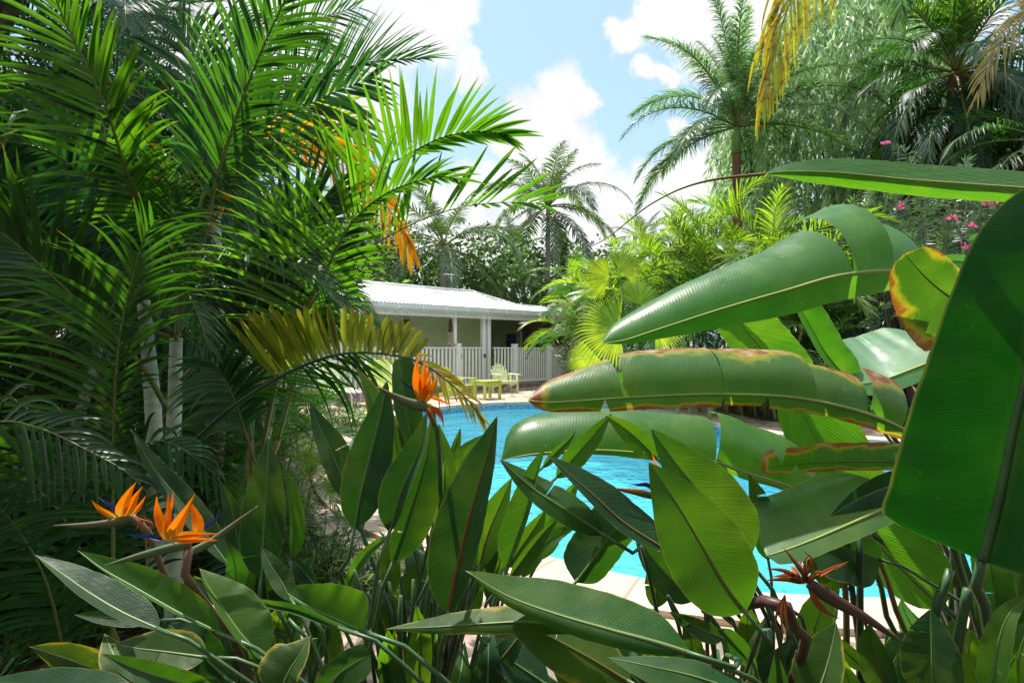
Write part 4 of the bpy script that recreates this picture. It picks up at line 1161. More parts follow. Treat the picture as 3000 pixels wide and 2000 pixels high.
for i, (px, Y, py, rad, mt) in enumerate(tspec):
    hh = hz(py, Y)
    tree('leafy_tree', tl[i], at(px, Y), hh, rad, 34, 62, .16, .34, mt, .14, group='trees behind the house', seed=40 + i, zc=.55, zr=.42, clump=.34)

# sunny areca clumps on the right of the pool
random.seed(5)
asp = [  # px, Y, scale, canes, fronds, height range, temps, label
 (1755, 17.3, .95, 6, 7, (1.5, 2.7), T_SUN, 'bright golden cane palm right beside the house corner'),
 (1790, 14.5, 1.0, 6, 7, (1.3, 2.6), T_MID, 'green cane palm behind the fan palm'),
 (1905, 13.0, 1.05, 7, 7, (1.6, 3.0), T_SUN, 'yellow green cane palm in the middle of the right hand planting'),
 (2020, 15.5, 1.1, 6, 7, (2.0, 3.7), T_SUN, 'tall yellow green cane palm left below the feathery palm'),
 (2120, 12.0, 1.1, 7, 7, (1.8, 3.2), T_SUN, 'lime green cane palm with upright fronds under the feathery palm'),
 (2230, 11.5, 1.1, 6, 7, (1.9, 3.3), T_SUN, 'lime green cane palm under the weeping tree'),
 (2370, 12.5, 1.0, 6, 7, (1.6, 3.0), T_SUN, 'sunny cane palm behind the raised banana leaf'),
 (2330, 10.8, .8, 5, 6, (.7, 1.6), T_MID, 'low cane palm behind the banana leaves at the edge of the paving'),
 (2470, 11.2, .85, 5, 7, (.6, 1.6), T_MID, 'low green cane palm to the left of the dark twigs'),
 (2060, 10.9, .75, 5, 6, (.6, 1.3), T_DARK, 'low dark cane palm at the back edge of the pool'),
 (1850, 20.0, 1.1, 6, 7, (2.0, 3.6), T_MID, 'distant cane palm behind the yellow green ones'),
 (1960, 19.0, 1.1, 6, 7, (2.2, 4.2), T_SUN, 'distant bright cane palm against the low cloud'),
 (1760, 21.5, 1.1, 6, 7, (2.0, 3.8), T_MID, 'distant green cane palm just right of the tall coconut trunk'),
 (2560, 13.0, 1.0, 5, 7, (1.0, 2.2), T_DARK, 'dark cane palm behind the pink flowered shrub')]
for i, (px, Y, sc_, cn, nf, hr, tm, lb) in enumerate(asp):
    areca('cane_palm', lb, at(px, Y), cn, tm, nf, sc_, group='cane palms right of the pool', spread=.5, h=hr, r=.035, seed=60 + i)
# fan palms at the end of the fence
def fan_leaf(parent, hub, axis, face, rad, spread, n, droop=.3, label=None):
    "pleated fan: hub point, axis = direction of the middle segment, face = direction the fan looks to"
    a = Vector(axis).normalized(); f = Vector(face); f = (f - a * f.dot(a)).normalized(); s = a.cross(f)
    mb = MB(); st = 5
    for k in range(n):
        th = R(-spread + 2 * spread * (k + .5) / n); hw = R(spread / n)
        L = rad * (1 - .22 * abs(th / R(spread)) ** 2) * uni(.96, 1.04)
        vs = []; uvs = []
        for j in range(st + 1):
            u = j / st; free = max(0, (u - .6) / .4)
            w = hw * (1 - free * .93)
            for m_, off in ((-1, 0), (0, 1), (1, 0)):
                an = th + w * m_
                d = a * math.cos(an) + s * math.sin(an)
                p = hub + d * (L * u) + f * (off * .035 * L * u * (1 - free) + .12 * L * u * u * -1) + Vector((0, 0, -droop * L * free * free * .5))
                vs.append(p); uvs.append((u, m_ * 1.0))
        fs = []
        for j in range(st):
            for w_ in range(2):
                q = j * 3 + w_; fs.append((q, q + 1, q + 4, q + 3))
        mb.add(vs, fs, uvs, (rnd(), .5))
    o = mb.build('fan_leaf', M['fan'], parent)
    if label: o['label'] = label
    return o
fp = thing('fan_palm', 'yellow green fan palm with pleated round leaves at the right end of the fence', 'palm', at(1860, 9.0))
b0 = at(1860, 9.0); hub_c = b0 + Vector((0, 0, .75))
g = MB(); g.tube([b0 - Vector((0, 0, .05)), b0 + Vector((0, 0, .4)), hub_c], [.11, .1, .08], 10); g.build('trunk', M['trunk'], fp)
fl = [((1812, 965, 8.6), (-1, .1, -.05), (-0.25, -0.95, -0.3), .70, 100), ((1785, 812, 8.7), (-.9, .1, .1), (0.2, -0.95, -0.3), .46, 80), ((1815, 790, 8.9), (.7, .2, .6), (-0.3, -0.95, -0.3), .42, 85),
      ((1870, 890, 9.3), (.3, .3, .9), (0, -0.95, -0.3), .55, 95), ((1920, 960, 9.2), (.9, .1, .2), (0, -0.95, -0.3), .55, 95), ((1745, 1040, 9.2), (-.6, .3, -.5), (0, -0.95, -0.3), .5, 90), ((1850, 1080, 8.5), (.1, -.6, -.6), (0, -0.95, -0.3), .45, 90)]
for hb, ax, fc, rd, spd in fl:
    hp_ = P(*hb); o = fan_leaf(fp, hp_, ax, fc, rd, spd, 34)
    g = MB(); g.tube(resample(catmull([hub_c, hub_c.lerp(hp_, .6) + Vector((0, 0, .12)), hp_]), 8), [.013 - .0008 * i for i in range(9)], 6); g.build('leaf_stalk', M['rachis'], o)

# oleander with pink flowers
def oleander(label, px, Y, h, rad, shoots, seed, flowers):
    random.seed(seed)
    base = at(px, Y); t = thing('oleander_shrub', label, 'shrub', base, 0, 'pink flowered shrubs at the right')
    st = MB(); mb = MB(); tips = []
    for i in range(shoots):
        an = i * GA; rr_ = rad * math.sqrt((i + .5) / shoots)
        z = h * (uni(.25, 1.0)) * (1 - .35 * (rr_ / rad) ** 2)
        top = Vector((math.cos(an) * rr_, math.sin(an) * rr_, z)); p0 = Vector((math.cos(an) * rr_ * .25, math.sin(an) * rr_ * .25, -.05))
        q = resample(catmull([p0, p0.lerp(top, .55) + Vector((math.cos(an), math.sin(an), 0)) * .1, top]), 8)
        st.tube(q, [.02 - .0018 * j for j in range(9)], 5); tips.append(top)
        T = ((q[-1] - q[-3]).normalized() + Vector((uni(-.8, .8), uni(-.8, .8), uni(-.3, .3)))).normalized()
        for k in range(30):
            f = k / 30; p = top - T * (f * .42); a2 = k * 2.1 + i
            d = Vector((math.cos(a2), math.sin(a2), 0)) * (.45 + .75 * f + uni(-.15, .25)) + T * (.9 - .75 * f) + Vector((uni(-.25, .25), uni(-.25, .25), uni(-.35, .15)))
            quad_leaf(mb, p, d, uni(.030, .044), uni(.16, .24), N=T.cross(d), droop=.35)
    st.build('stems', M['bark'], t, world=False); mb.build('foliage', M['oleander'], t, world=False, smooth=False)
    for fx, fy, fY in flowers:
        c = P(fx, fy, fY); g = MB()
        for q_ in range(7):
            cc = c + Vector((random.gauss(0, .030), random.gauss(0, .02), random.gauss(0, .024)))
            up = Vector((uni(-.6, .6), -1, uni(-.1, .8))).normalized()
            for k in range(5):
                a = k * 1.2566 + q_; s_ = up.cross(Vector((0, 0, 1))).normalized(); v_ = s_.cross(up)
                d = s_ * math.cos(a) + v_ * math.sin(a) + up * .3
                quad_leaf(g, cc, d, .026, .034, N=up)
        g.build('flower', M['pink'], t, smooth=False)
oleander('tall pink flowered shrub in front of the dark palm, with one flower high up', 2690, 10.2, hz(400, 10.2), 1.35, 210, 71, [(2598, 415, 9.2), (2640, 600, 9.0), (2780, 636, 9.0), (2800, 640, 9.0), (2635, 610, 9.1)])
oleander('lower pink flowered shrub behind the big dark banana leaf', 2890, 9.6, hz(520, 9.6), 1.2, 170, 72, [(2885, 592, 8.6), (2848, 662, 8.6), (2826, 725, 8.6), (2905, 598, 8.6)])
oleander('green oleander shrub at the far right edge under the dark palm', 3050, 11.0, hz(480, 11), 1.3, 140, 73, [])
shrub('twiggy_shrub', 'bare twiggy grey shrub in the shade behind the pale banana leaf', at(2660, 10.6), 2.3, 1.1, 60, 14, .02, .10, 'tree_dark', seed=81, stemmat='bark', droop=.4)
shrub('hedge_shrub', 'dark leafy shrub behind the pink flowers at the right', at(2860, 12.5), hz(300, 12.5), 1.9, 130, 60, .05, .13, 'tree_dark', seed=82, stemmat='bark')
shrub('hedge_shrub', 'dark leafy shrub at the foot of the big dark palm', at(2660, 13.2), hz(470, 13.2), 1.8, 110, 46, .05, .13, 'tree_dark', seed=83, stemmat='bark')
shrub('hedge_shrub', 'dark shrub under the cane palms at the back right of the pool', at(2200, 13.4), 1.5, 1.6, 90, 40, .04, .13, 'bush', seed=84, stemmat='bark')
shrub('hedge_shrub', 'dark shrub between the fan palm and the cane palms', at(1950, 15.2), 1.8, 1.8, 90, 40, .05, .14, 'bush', seed=85, stemmat='bark')
shrub('broadleaf_shrub', 'bright green leafy shrub behind the house at the foot of the trees', at(1555, 25.5), 3.1, 1.9, 100, 40, .10, .22, 'tree_mid', seed=86, stemmat='bark')
shrub('broadleaf_shrub', 'reddish yellow leaved shrub at the right corner of the house roof', at(1640, 23.2), 3.4, 1.0, 50, 30, .10, .30, 'croton', seed=87, stemmat='bark')
shrub('croton_shrub', 'yellow leaved plant inside the fence below the wind chime', hp(-1.6, -.75, BZ), 1.15, .5, 30, 26, .07, .16, 'croton', seed=88)
shrub('croton_shrub', 'yellow leaved plant inside the fence behind the lime sun lounger', hp(-4.2, -.6, BZ), 1.1, .5, 30, 26, .06, .16, 'croton', seed=89)
shrub('young_palm_shrub', 'grey green feathery plant overhanging the right end of the fence', at(1700, 17.2), 2.3, .9, 40, 30, .04, .3, 'coco', seed=90, upright=.8)
# mauve flowers by the loungers
t_ = shrub('flower_shrub', 'low shrub with mauve pink flowers beside the paving at the left', at(1015, 9.6), .55, .6, 40, 22, .035, .08, 'bamboo', seed=91)
g = MB(); random.seed(92)
for k in range(70):
    a = rnd() * 6.283; r_ = .6 * math.sqrt(rnd()); p_ = Vector((math.cos(a) * r_, math.sin(a) * r_, .30 + .28 * rnd()))
    for j in range(4): quad_leaf(g, p_, Vector((uni(-1, 1), uni(-1, 1), uni(.1, 1))), .03, .036)
setp(g.build('flowers', M['mauve'], t_, world=False, smooth=False), kind='stuff')
# a green backdrop of trees all round the far garden
ring_l = ['large dark tree closing the view at the far left', 'large mid green tree behind the left palm clumps', 'large dark tree far behind the left palms', 'large mid green tree far right behind the dark palm', 'large dark tree at the far right edge']
for i, (px, Y, py, rad, mt) in enumerate([(-150, 12, 100, 3.2, 'tree_dark'), (230, 15, 250, 3.0, 'tree_mid'), (640, 19, 480, 2.8, 'tree_dark'), (2820, 17, 260, 3.4, 'tree_mid'), (3150, 14, 150, 3.2, 'tree_dark')]):
    tree('leafy_tree', ring_l[i], at(px, Y), hz(py, Y), rad, 46, 110, .16, .34, mt, .2, group='garden trees at the sides', seed=100 + i, zc=.5, zr=.46, clump=.34)
# ------------------------------------------------------------------ the cane palms close by on the left
random.seed(101)
def cane(parent, pts, r0, r1, mat='cane', n=18, rings=True):
    q = spline(pts, n * 3)
    g = MB(); k = len(q)
    rad = []
    for i in range(k):
        r = r0 + (r1 - r0) * i / (k - 1)
        if rings and i % 6 == 0: r *= 1.05
        rad.append(r)
    g.tube(q, rad, 12); return g.build('cane', M[mat], parent)
A1 = thing('cane_palm', 'cane palm with a pale ringed trunk in the left foreground', 'palm', at(512, 2.62))
base = at(512, 2.62)
cane(A1, [base - Vector((0, 0, .1)), P(508, 1340, 2.62), P(512, 1180, 2.62), P(516, 990, 2.62)], .045, .026)
# L2 twin stalks rising from the crown and their fronds
frond(A1, [(520, 1000, 2.62), (545, 850, 2.62), (598, 700, 2.6), (638, 513, 2.55), (687, 357, 2.5), (750, 187, 2.4), (835, 0, 2.3), (910, -130, 2.25)], 'areca', rr=.010, n=50, la=.46, lb=.36, wid=.020, anga=40, angb=52, ang_tip=28, lift=20, droop=.6, t0=.38, label='tall frond rising past the top of the picture', seg=6)
frond(A1, [(516, 1000, 2.6), (528, 850, 2.62), (575, 640, 2.65), (640, 470, 2.7), (760, 365, 2.75), (893, 312, 2.8), (1000, 262, 2.85), (1112, 224, 2.9)], 'areca_dark', rr=.009, n=36, la=.45, lb=.42, wid=.026, ang=58, ang_tip=25, lift=15, droop=.5, t0=.42, seg=6)
frond(A1, [(531, 1113, 2.6), (625, 1015, 2.55), (705, 935, 2.5), (780, 870, 2.5), (850, 840, 2.55), (920, 850, 2.6), (970, 890, 2.6)], 'areca_dark', rr=.009, n=34, la=.34, lb=.46, wid=.026, ang=55, ang_tip=30, lift=10, droop=1.1, t0=.3, seg=6)
frond(A1, [(491, 1198, 2.58), (402, 1055, 2.45), (223, 877, 2.3), (89, 752, 2.2), (0, 680, 2.15), (-120, 620, 2.1)], 'areca', rr=.011, n=30, la=.45, lb=.40, wid=.028, ang=52, ang_tip=28, lift=15, droop=1.0, t0=.45, seg=6)
# L8: the low arch with stubby olive leaflets standing up, yellow at its tip
arch_pts = [(540, 1320, 2.3), (640, 1225, 2.2), (714, 1168, 2.1), (800, 1115, 2.0), (889, 1071, 1.9), (979, 1041, 1.82), (1068, 1033, 1.75), (1157, 1041, 1.7), (1224, 1059, 1.66), (1282, 1093, 1.63), (1336, 1137, 1.6), (1380, 1182, 1.58), (1420, 1240, 1.57)]
def olive(t): pass
mb = MB()
c_ = frond_mesh(mb, arch_pts, n=30, la=.190, lb=.30, wid=.031, anga=86, angb=62, ang_tip=62, lifta=8, liftb=10, droop=.12, t0=.42, t1=.82, seg=6, blunt=True, sides='a', wob=5, jit=.06,
           prof=[(0, 1.35), (.15, 1.25), (.3, 1.0), (.6, .75), (1, .5)])
A1b = mb.build('frond', M['areca_olive'], A1); A1b['label'] = 'low arching frond with stubby olive leaflets standing up like a comb'
g = MB(); k = len(c_); g.tube(c_, [.0085 * (1.2 - 1.0 * i / (k - 1)) for i in range(k)], 7); g.build('frond_stalk', M['stem_dark'], A1b)
mb = MB(); random.seed(5)
frond_mesh(mb, arch_pts, n=12, la=.2, lb=.34, wid=.022, angb=60, ang_tip=40, liftb=-20, droop=2.2, t0=.50, t1=.72, seg=7, sides='b', wob=10, gaps=.35)
mb.build('drooping_leaflets', M['areca'], A1b)
mb = MB()
frond_mesh(mb, arch_pts, n=16, la=.12, lb=.13, wid=.010, anga=30, angb=36, ang_tip=10, lift=-5, droop=.7, t0=.72, t1=1.0, seg=6, wob=8)
mb.build('yellow_leaflets', M['yellow_frond'], A1b)
mb = MB()
frond_mesh(mb, arch_pts, n=22, la=.2, lb=.30, wid=.015, angb=40, ang_tip=30, liftb=-30, droop=.5, t0=.30, t1=.72, seg=6, sides='b', wob=6)
mb.build('lower_leaflets', M['areca'], A1b)

A2 = thing('cane_palm', 'second cane palm with a paler trunk just behind the left foreground one', 'palm', at(460, 3.0))
cane(A2, [at(460, 3.0) - Vector((0, 0, .1)), P(452, 1300, 3.0), P(445, 1150, 3.0), P(432, 1000, 3.0), P(420, 880, 3.0)], .055, .03)
frond(A2, [(420, 880, 3.0), (440, 760, 2.8), (411, 625, 2.5), (357, 460, 2.35), (312, 321, 2.25), (254, 192, 2.2), (196, 76, 2.15), (150, -40, 2.1), (110, -160, 2.05)], 'areca_lit', rr=.010, n=44, la=.42, lb=.35, wid=.023, anga=60, angb=40, ang_tip=30, lifta=10, liftb=25, droop=.75, t0=.34, label='big frond with broad bright leaflets at the upper left', seg=7, jit=.1)
frond(A2, [(420, 880, 3.0), (470, 700, 3.0), (560, 520, 2.9), (620, 380, 2.8), (580, 200, 2.8), (520, 60, 2.8)], 'areca_dark', rr=.009, n=34, la=.5, lb=.45, wid=.028, ang=55, ang_tip=25, lift=20, droop=.7, t0=.3, seg=6)
frond(A2, [(420, 880, 3.0), (340, 740, 2.9), (220, 620, 2.7), (90, 560, 2.55), (-60, 560, 2.5)], 'areca_dark', rr=.009, n=34, la=.45, lb=.62, wid=.028, ang=62, ang_tip=30, lift=10, droop=1.3, t0=.25, seg=7)
frond(A2, [(415, 880, 3.0), (330, 640, 2.7), (200, 480, 2.4), (60, 420, 2.3), (-80, 430, 2.25)], 'areca_dark', rr=.009, n=36, la=.42, lb=.66, wid=.028, ang=70, ang_tip=30, lift=5, droop=1.9, t0=.25, seg=8, label='frond with long leaflets hanging like a curtain at the left edge')

A3 = thing('cane_palm', 'cane palm clump with green stalks whose bright fronds reach over the house roof', 'palm', at(745, 2.6))
b3 = at(745, 2.6)
for dx, tx, ty in ((0, 765, 1330), (.05, 790, 1250), (-.05, 735, 1290), (.1, 815, 1290)):
    cane(A3, [b3 + Vector((dx, 0, -.1)), P(745 + dx * 300, 1450, 2.6), P(tx, ty, 2.55)], .018, .012, 'cane_green', rings=True)
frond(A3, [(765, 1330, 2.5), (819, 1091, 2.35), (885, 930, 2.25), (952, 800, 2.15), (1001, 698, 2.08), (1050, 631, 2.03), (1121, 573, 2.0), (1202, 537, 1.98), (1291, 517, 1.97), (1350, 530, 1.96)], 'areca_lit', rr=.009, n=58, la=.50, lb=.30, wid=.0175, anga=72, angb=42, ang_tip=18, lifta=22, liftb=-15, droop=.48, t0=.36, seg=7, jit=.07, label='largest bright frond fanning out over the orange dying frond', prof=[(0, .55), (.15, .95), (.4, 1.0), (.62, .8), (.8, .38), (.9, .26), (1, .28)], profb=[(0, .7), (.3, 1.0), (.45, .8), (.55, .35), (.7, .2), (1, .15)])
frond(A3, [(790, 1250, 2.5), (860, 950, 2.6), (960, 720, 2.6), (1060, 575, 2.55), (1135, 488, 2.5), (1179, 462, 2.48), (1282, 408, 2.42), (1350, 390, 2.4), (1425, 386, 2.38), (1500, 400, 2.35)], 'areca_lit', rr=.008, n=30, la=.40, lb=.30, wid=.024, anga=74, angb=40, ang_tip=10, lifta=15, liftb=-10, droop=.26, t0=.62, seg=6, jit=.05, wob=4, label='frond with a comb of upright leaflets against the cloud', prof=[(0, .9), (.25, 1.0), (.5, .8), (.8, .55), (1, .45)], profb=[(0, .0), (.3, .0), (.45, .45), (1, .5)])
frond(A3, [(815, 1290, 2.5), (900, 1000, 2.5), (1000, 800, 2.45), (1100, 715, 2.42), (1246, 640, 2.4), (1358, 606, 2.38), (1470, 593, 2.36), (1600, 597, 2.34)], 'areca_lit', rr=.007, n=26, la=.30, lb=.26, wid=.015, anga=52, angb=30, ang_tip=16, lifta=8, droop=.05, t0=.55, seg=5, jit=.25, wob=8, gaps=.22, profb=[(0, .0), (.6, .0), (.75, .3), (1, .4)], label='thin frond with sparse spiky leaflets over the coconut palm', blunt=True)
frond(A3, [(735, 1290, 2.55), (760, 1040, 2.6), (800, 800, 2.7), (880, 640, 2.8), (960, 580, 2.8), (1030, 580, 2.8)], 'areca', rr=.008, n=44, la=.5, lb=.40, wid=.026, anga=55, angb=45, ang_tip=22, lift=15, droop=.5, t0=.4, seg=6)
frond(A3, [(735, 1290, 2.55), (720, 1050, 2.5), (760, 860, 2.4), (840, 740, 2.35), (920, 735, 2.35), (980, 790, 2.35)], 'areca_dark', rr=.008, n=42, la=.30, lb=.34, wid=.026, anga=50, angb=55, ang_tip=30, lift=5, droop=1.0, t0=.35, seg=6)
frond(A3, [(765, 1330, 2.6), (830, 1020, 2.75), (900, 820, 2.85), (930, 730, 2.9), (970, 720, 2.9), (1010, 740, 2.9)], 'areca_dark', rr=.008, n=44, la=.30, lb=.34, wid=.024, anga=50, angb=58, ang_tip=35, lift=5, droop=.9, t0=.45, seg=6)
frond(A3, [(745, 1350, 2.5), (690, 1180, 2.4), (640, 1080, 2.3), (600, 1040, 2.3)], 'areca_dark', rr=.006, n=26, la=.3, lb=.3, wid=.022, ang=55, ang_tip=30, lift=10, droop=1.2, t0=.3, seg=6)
# the dying orange frond hanging behind them
frond(A3, [(770, 1300, 3.1), (760, 900, 3.2), (720, 600, 3.2), (760, 440, 3.2), (900, 400, 3.2), (1040, 490, 3.2), (1130, 600, 3.2), (1180, 690, 3.2), (1215, 770, 3.2)], 'orange_frond', 'rachis_brown', rr=.008, n=52, la=.30, lb=.30, wid=.017, ang=50, ang_tip=20, lift=5, droop=1.5, gaps=.15, t0=.56, seg=6, label='dying orange frond hanging behind the green ones')
frond(A3, [(790, 1250, 3.0), (700, 900, 3.1), (600, 640, 3.1), (555, 520, 3.1), (580, 470, 3.1), (640, 520, 3.1), (660, 600, 3.1)], 'orange_frond', 'rachis_brown', rr=.007, n=22, la=.3, lb=.3, wid=.022, ang=45, ang_tip=20, lift=5, droop=1.4, t0=.6, seg=6, label='small orange withered frond behind the two tall stalks', gaps=.4)

A4 = thing('cane_palm', 'nearest cane palm frond cluster low at the left edge', 'palm', at(330, 2.0))
b4 = at(330, 2.0)
frond(A4, [b4 + Vector((0, 0, -.05)), (333, 1300, 1.98), (344, 1046, 1.95), (366, 904, 1.92), (402, 770, 1.88), (425, 690, 1.86), (470, 640, 1.84)], 'areca', rr=.008, n=46, la=.42, lb=.36, wid=.017, anga=66, angb=48, ang_tip=25, lifta=12, liftb=24, droop=.8, t0=.40, seg=7, jit=.06, label='upright frond with leaflets sweeping left in front of the trunks', prof=[(0, .8), (.2, 1.0), (.6, .95), (.85, .5), (1, .28)], profb=[(0, .25), (.35, .3), (.6, .9), (.9, .8), (1, .5)])
frond(A4, [b4 + Vector((-.5, 0, -.05)), (-140, 1500, 1.8), (-90, 1300, 1.75), (0, 1235, 1.7), (120, 1255, 1.66), (240, 1310, 1.63), (360, 1375, 1.6), (430, 1440, 1.6)], 'areca', rr=.007, n=34, la=.22, lb=.26, wid=.022, ang=62, ang_tip=35, lift=-10, droop=1.6, t0=.4, seg=6, label='low arching frond with hanging leaflets at the left edge above the orange flowers')
frond(A4, [b4 + Vector((.1, .1, -.05)), (420, 1500, 2.05), (400, 1330, 2.05), (470, 1290, 2.0), (560, 1330, 1.95), (640, 1400, 1.95)], 'areca_dark', rr=.006, n=30, la=.2, lb=.26, wid=.02, ang=60, ang_tip=35, lift=-5, droop=1.5, t0=.4, seg=6)
frond(A4, [b4 + Vector((-.2, .1, -.05)), (150, 1750, 1.95), (60, 1560, 1.9), (-20, 1480, 1.85), (-120, 1450, 1.8)], 'areca_dark', rr=.007, n=26, la=.3, lb=.3, wid=.024, ang=60, ang_tip=35, lift=-5, droop=1.5, t0=.35, seg=6)
frond(A4, [b4 + Vector((-.1, .3, -.05)), (230, 1600, 2.2), (130, 1450, 2.2), (40, 1400, 2.2), (-60, 1420, 2.2)], 'areca_dark', rr=.007, n=26, la=.32, lb=.32, wid=.024, ang=60, ang_tip=35, lift=-5, droop=1.4, t0=.3, seg=6)
frond(A4, [b4 + Vector((-.3, .2, -.05)), (190, 1640, 2.1), (250, 1540, 2.1), (330, 1500, 2.1), (420, 1530, 2.1)], 'areca_dark', rr=.006, n=26, la=.26, lb=.26, wid=.022, ang=60, ang_tip=35, lift=-5, droop=1.4, t0=.3, seg=6)

# the frond that arches across the top of the sky
A5 = thing('cane_palm', 'tall cane palm farther back whose dark frond arches across the top of the sky', 'palm', at(640, 4.4))
cane(A5, [at(640, 4.4) - Vector((0, 0, .1)), P(640, 900, 4.4), P(630, 600, 4.4)], .05, .035, 'cane')
frond(A5, [(630, 600, 4.4), (660, 400, 4.3), (740, 290, 4.2), (860, 235, 4.1), (987, 207, 4.0), (1068, 185, 3.95), (1157, 174, 3.9), (1255, 171, 3.88)], 'areca_dark', rr=.011, n=84, la=.60, lb=.20, wid=.0115, anga=66, angb=35, ang_tip=10, lifta=15, droop=.25, t0=.3, seg=5, jit=.06, label='dark frond with fine comb leaflets across the top of the sky')
frond(A5, [(630, 600, 4.4), (700, 330, 4.3), (800, 160, 4.2), (930, 60, 4.1), (1060, 20, 4.0)], 'areca', rr=.011, n=52, la=.5, lb=.5, wid=.013, ang=52, ang_tip=22, lift=15, droop=.4, t0=.25, seg=5)
frond(A5, [(630, 600, 4.4), (500, 380, 4.5), (360, 230, 4.6), (220, 140, 4.7), (80, 130, 4.7)], 'areca_dark', rr=.011, n=46, la=.6, lb=.65, wid=.03, ang=55, ang_tip=28, lift=12, droop=1.0, t0=.25, seg=5)
frond(A5, [(630, 600, 4.4), (780, 380, 4.3), (900, 330, 4.25), (1010, 345, 4.2), (1100, 420, 4.2)], 'areca_sun', rr=.010, n=44, la=.4, lb=.5, wid=.024, ang=55, ang_tip=28, lift=10, droop=.8, t0=.3, seg=5)

random.seed(150)
for tt_, lc, n_, s_, m_ in ((A1, P(516, 990, 2.62), 6, .75, T_FINE), (A2, P(420, 880, 3.0), 8, .85, T_FINE), (A5, P(630, 600, 4.4), 6, 1.0, T_FINE)):
    crown(tt_, m_, lc - tt_.location, n_, s_, az0=rnd() * 6)
# the jungle behind: cane palms deep in the shade
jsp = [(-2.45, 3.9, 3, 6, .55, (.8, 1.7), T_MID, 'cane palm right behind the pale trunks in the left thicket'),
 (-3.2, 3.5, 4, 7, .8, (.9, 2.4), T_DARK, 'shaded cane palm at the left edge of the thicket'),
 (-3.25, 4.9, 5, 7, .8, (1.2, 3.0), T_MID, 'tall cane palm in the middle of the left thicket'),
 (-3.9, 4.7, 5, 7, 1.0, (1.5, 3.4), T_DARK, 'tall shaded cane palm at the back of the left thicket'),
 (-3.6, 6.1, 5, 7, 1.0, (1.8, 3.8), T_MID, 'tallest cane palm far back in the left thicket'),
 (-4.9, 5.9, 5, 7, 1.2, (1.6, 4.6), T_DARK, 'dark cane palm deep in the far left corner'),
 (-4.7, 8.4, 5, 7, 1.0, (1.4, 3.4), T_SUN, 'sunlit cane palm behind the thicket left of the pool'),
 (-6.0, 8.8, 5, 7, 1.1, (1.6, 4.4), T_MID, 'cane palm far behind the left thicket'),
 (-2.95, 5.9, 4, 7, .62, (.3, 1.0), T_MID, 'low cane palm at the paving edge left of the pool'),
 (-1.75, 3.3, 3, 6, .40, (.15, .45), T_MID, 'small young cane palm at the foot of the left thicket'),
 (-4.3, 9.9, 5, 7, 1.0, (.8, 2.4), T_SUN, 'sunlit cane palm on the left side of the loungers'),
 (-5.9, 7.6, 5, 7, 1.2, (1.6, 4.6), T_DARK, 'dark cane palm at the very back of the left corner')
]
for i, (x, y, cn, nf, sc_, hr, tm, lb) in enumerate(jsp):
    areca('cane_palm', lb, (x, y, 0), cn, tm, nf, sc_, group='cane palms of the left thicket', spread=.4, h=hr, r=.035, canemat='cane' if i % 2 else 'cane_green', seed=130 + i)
for i, (x, y, h_, rd, mt, lb) in enumerate([(-2.3, 3.9, 1.5, .9, 'bush', 'dense green shrub between the palm trunks at the left'), (-3.4, 4.2, 2.0, 1.1, 'tree_dark', 'dark dense shrub at the back of the left thicket'), (-4.3, 4.6, 2.4, 1.2, 'tree_dark', 'dark tall shrub in the far left corner'), (-2.5, 2.9, .9, .6, 'tree_dark', 'dark low shrub under the hanging fronds at the left'), (-3.0, 5.4, 2.4, 1.3, 'tree_dark', 'tall dark shrub deep in the middle of the left thicket')]):
    shrub('thicket_shrub', lb, (x, y, 0), h_, rd, 70, 34, .035, .16, mt, group='shrubs in the left thicket', seed=160 + i, stemmat='bark')
# bamboo-like plants along the paving
for i, (px, py, h_, rd, n_, lb) in enumerate([(935, 1740, .45, .24, 22, 'bright bamboo like plant at the edge of the paving behind the tall leaves'), (840, 1640, .55, .26, 26, 'bamboo like plant left of the paving with fine light leaves'), (1085, 1760, .42, .26, 20, 'low bamboo like plant between the leaf stalks'),
         (790, 1560, .75, .34, 28, 'taller bamboo like plant under the low arching frond'), (1200, 1790, .38, .24, 16, 'small yellowish bamboo like plant right of the leaf stalks')]):
    shrub('bamboo_plant', lb, G(px, py), h_, rd, n_, 22, .014, .12, 'bamboo', cat='plant', group='bamboo like plants along the paving', seed=170 + i, droop=.8, upright=.3)
for i, (px, py, sc_, lb) in enumerate([(800, 1440, .42, 'low sunny cane palm leaning over the paving left of the pool'), (840, 1560, .30, 'smallest cane palm at the paving edge among the bamboo like plants'), (880, 1335, .55, 'sunny young cane palm beside the paving near the loungers')]):
    areca('cane_palm', lb, G(px, py), 3, T_SUN, 7, sc_, group='cane palms of the left thicket', spread=.18, h=(.12, .5), r=.018, seed=210 + i)
# fallen leaves and low growth on the soil
g = MB(); random.seed(180)
for k in range(5200):
    x, y = uni(-3.6, -.6), uni(1.3, 4.2)
    if x > -1.1 and y > 2.2: continue
    if x > -1.6 and y > 3.2: continue
    quad_leaf(g, Vector((x, y, uni(-.02, .05))), Vector((uni(-1, 1), uni(-1, 1), uni(-.1, .4))), uni(.015, .04), uni(.05, .14), N=Vector((uni(-.4, .4), uni(-.4, .4), 1)))
M['litter'] = leaf_material('leaf_litter', (.085, .055, .03), (.12, .08, .03), .15, .8, .2, jitter=.6, huevar=.2)
for k in range(420):
    a_ = rnd() * 6.283; i_ = int(rnd() * NA); f_ = rnd()
    q_ = cop[i_].lerp(do[i_], f_ ** 1.3)
    if (q_ - Vector((0, 0, 0))).length < 2.0: continue
    quad_leaf(g, Vector((q_.x, q_.y, .008)), Vector((math.cos(a_), math.sin(a_), uni(0, .12))), uni(.012, .03), uni(.04, .12), N=Vector((uni(-.3, .3), uni(-.3, .3), 1)))
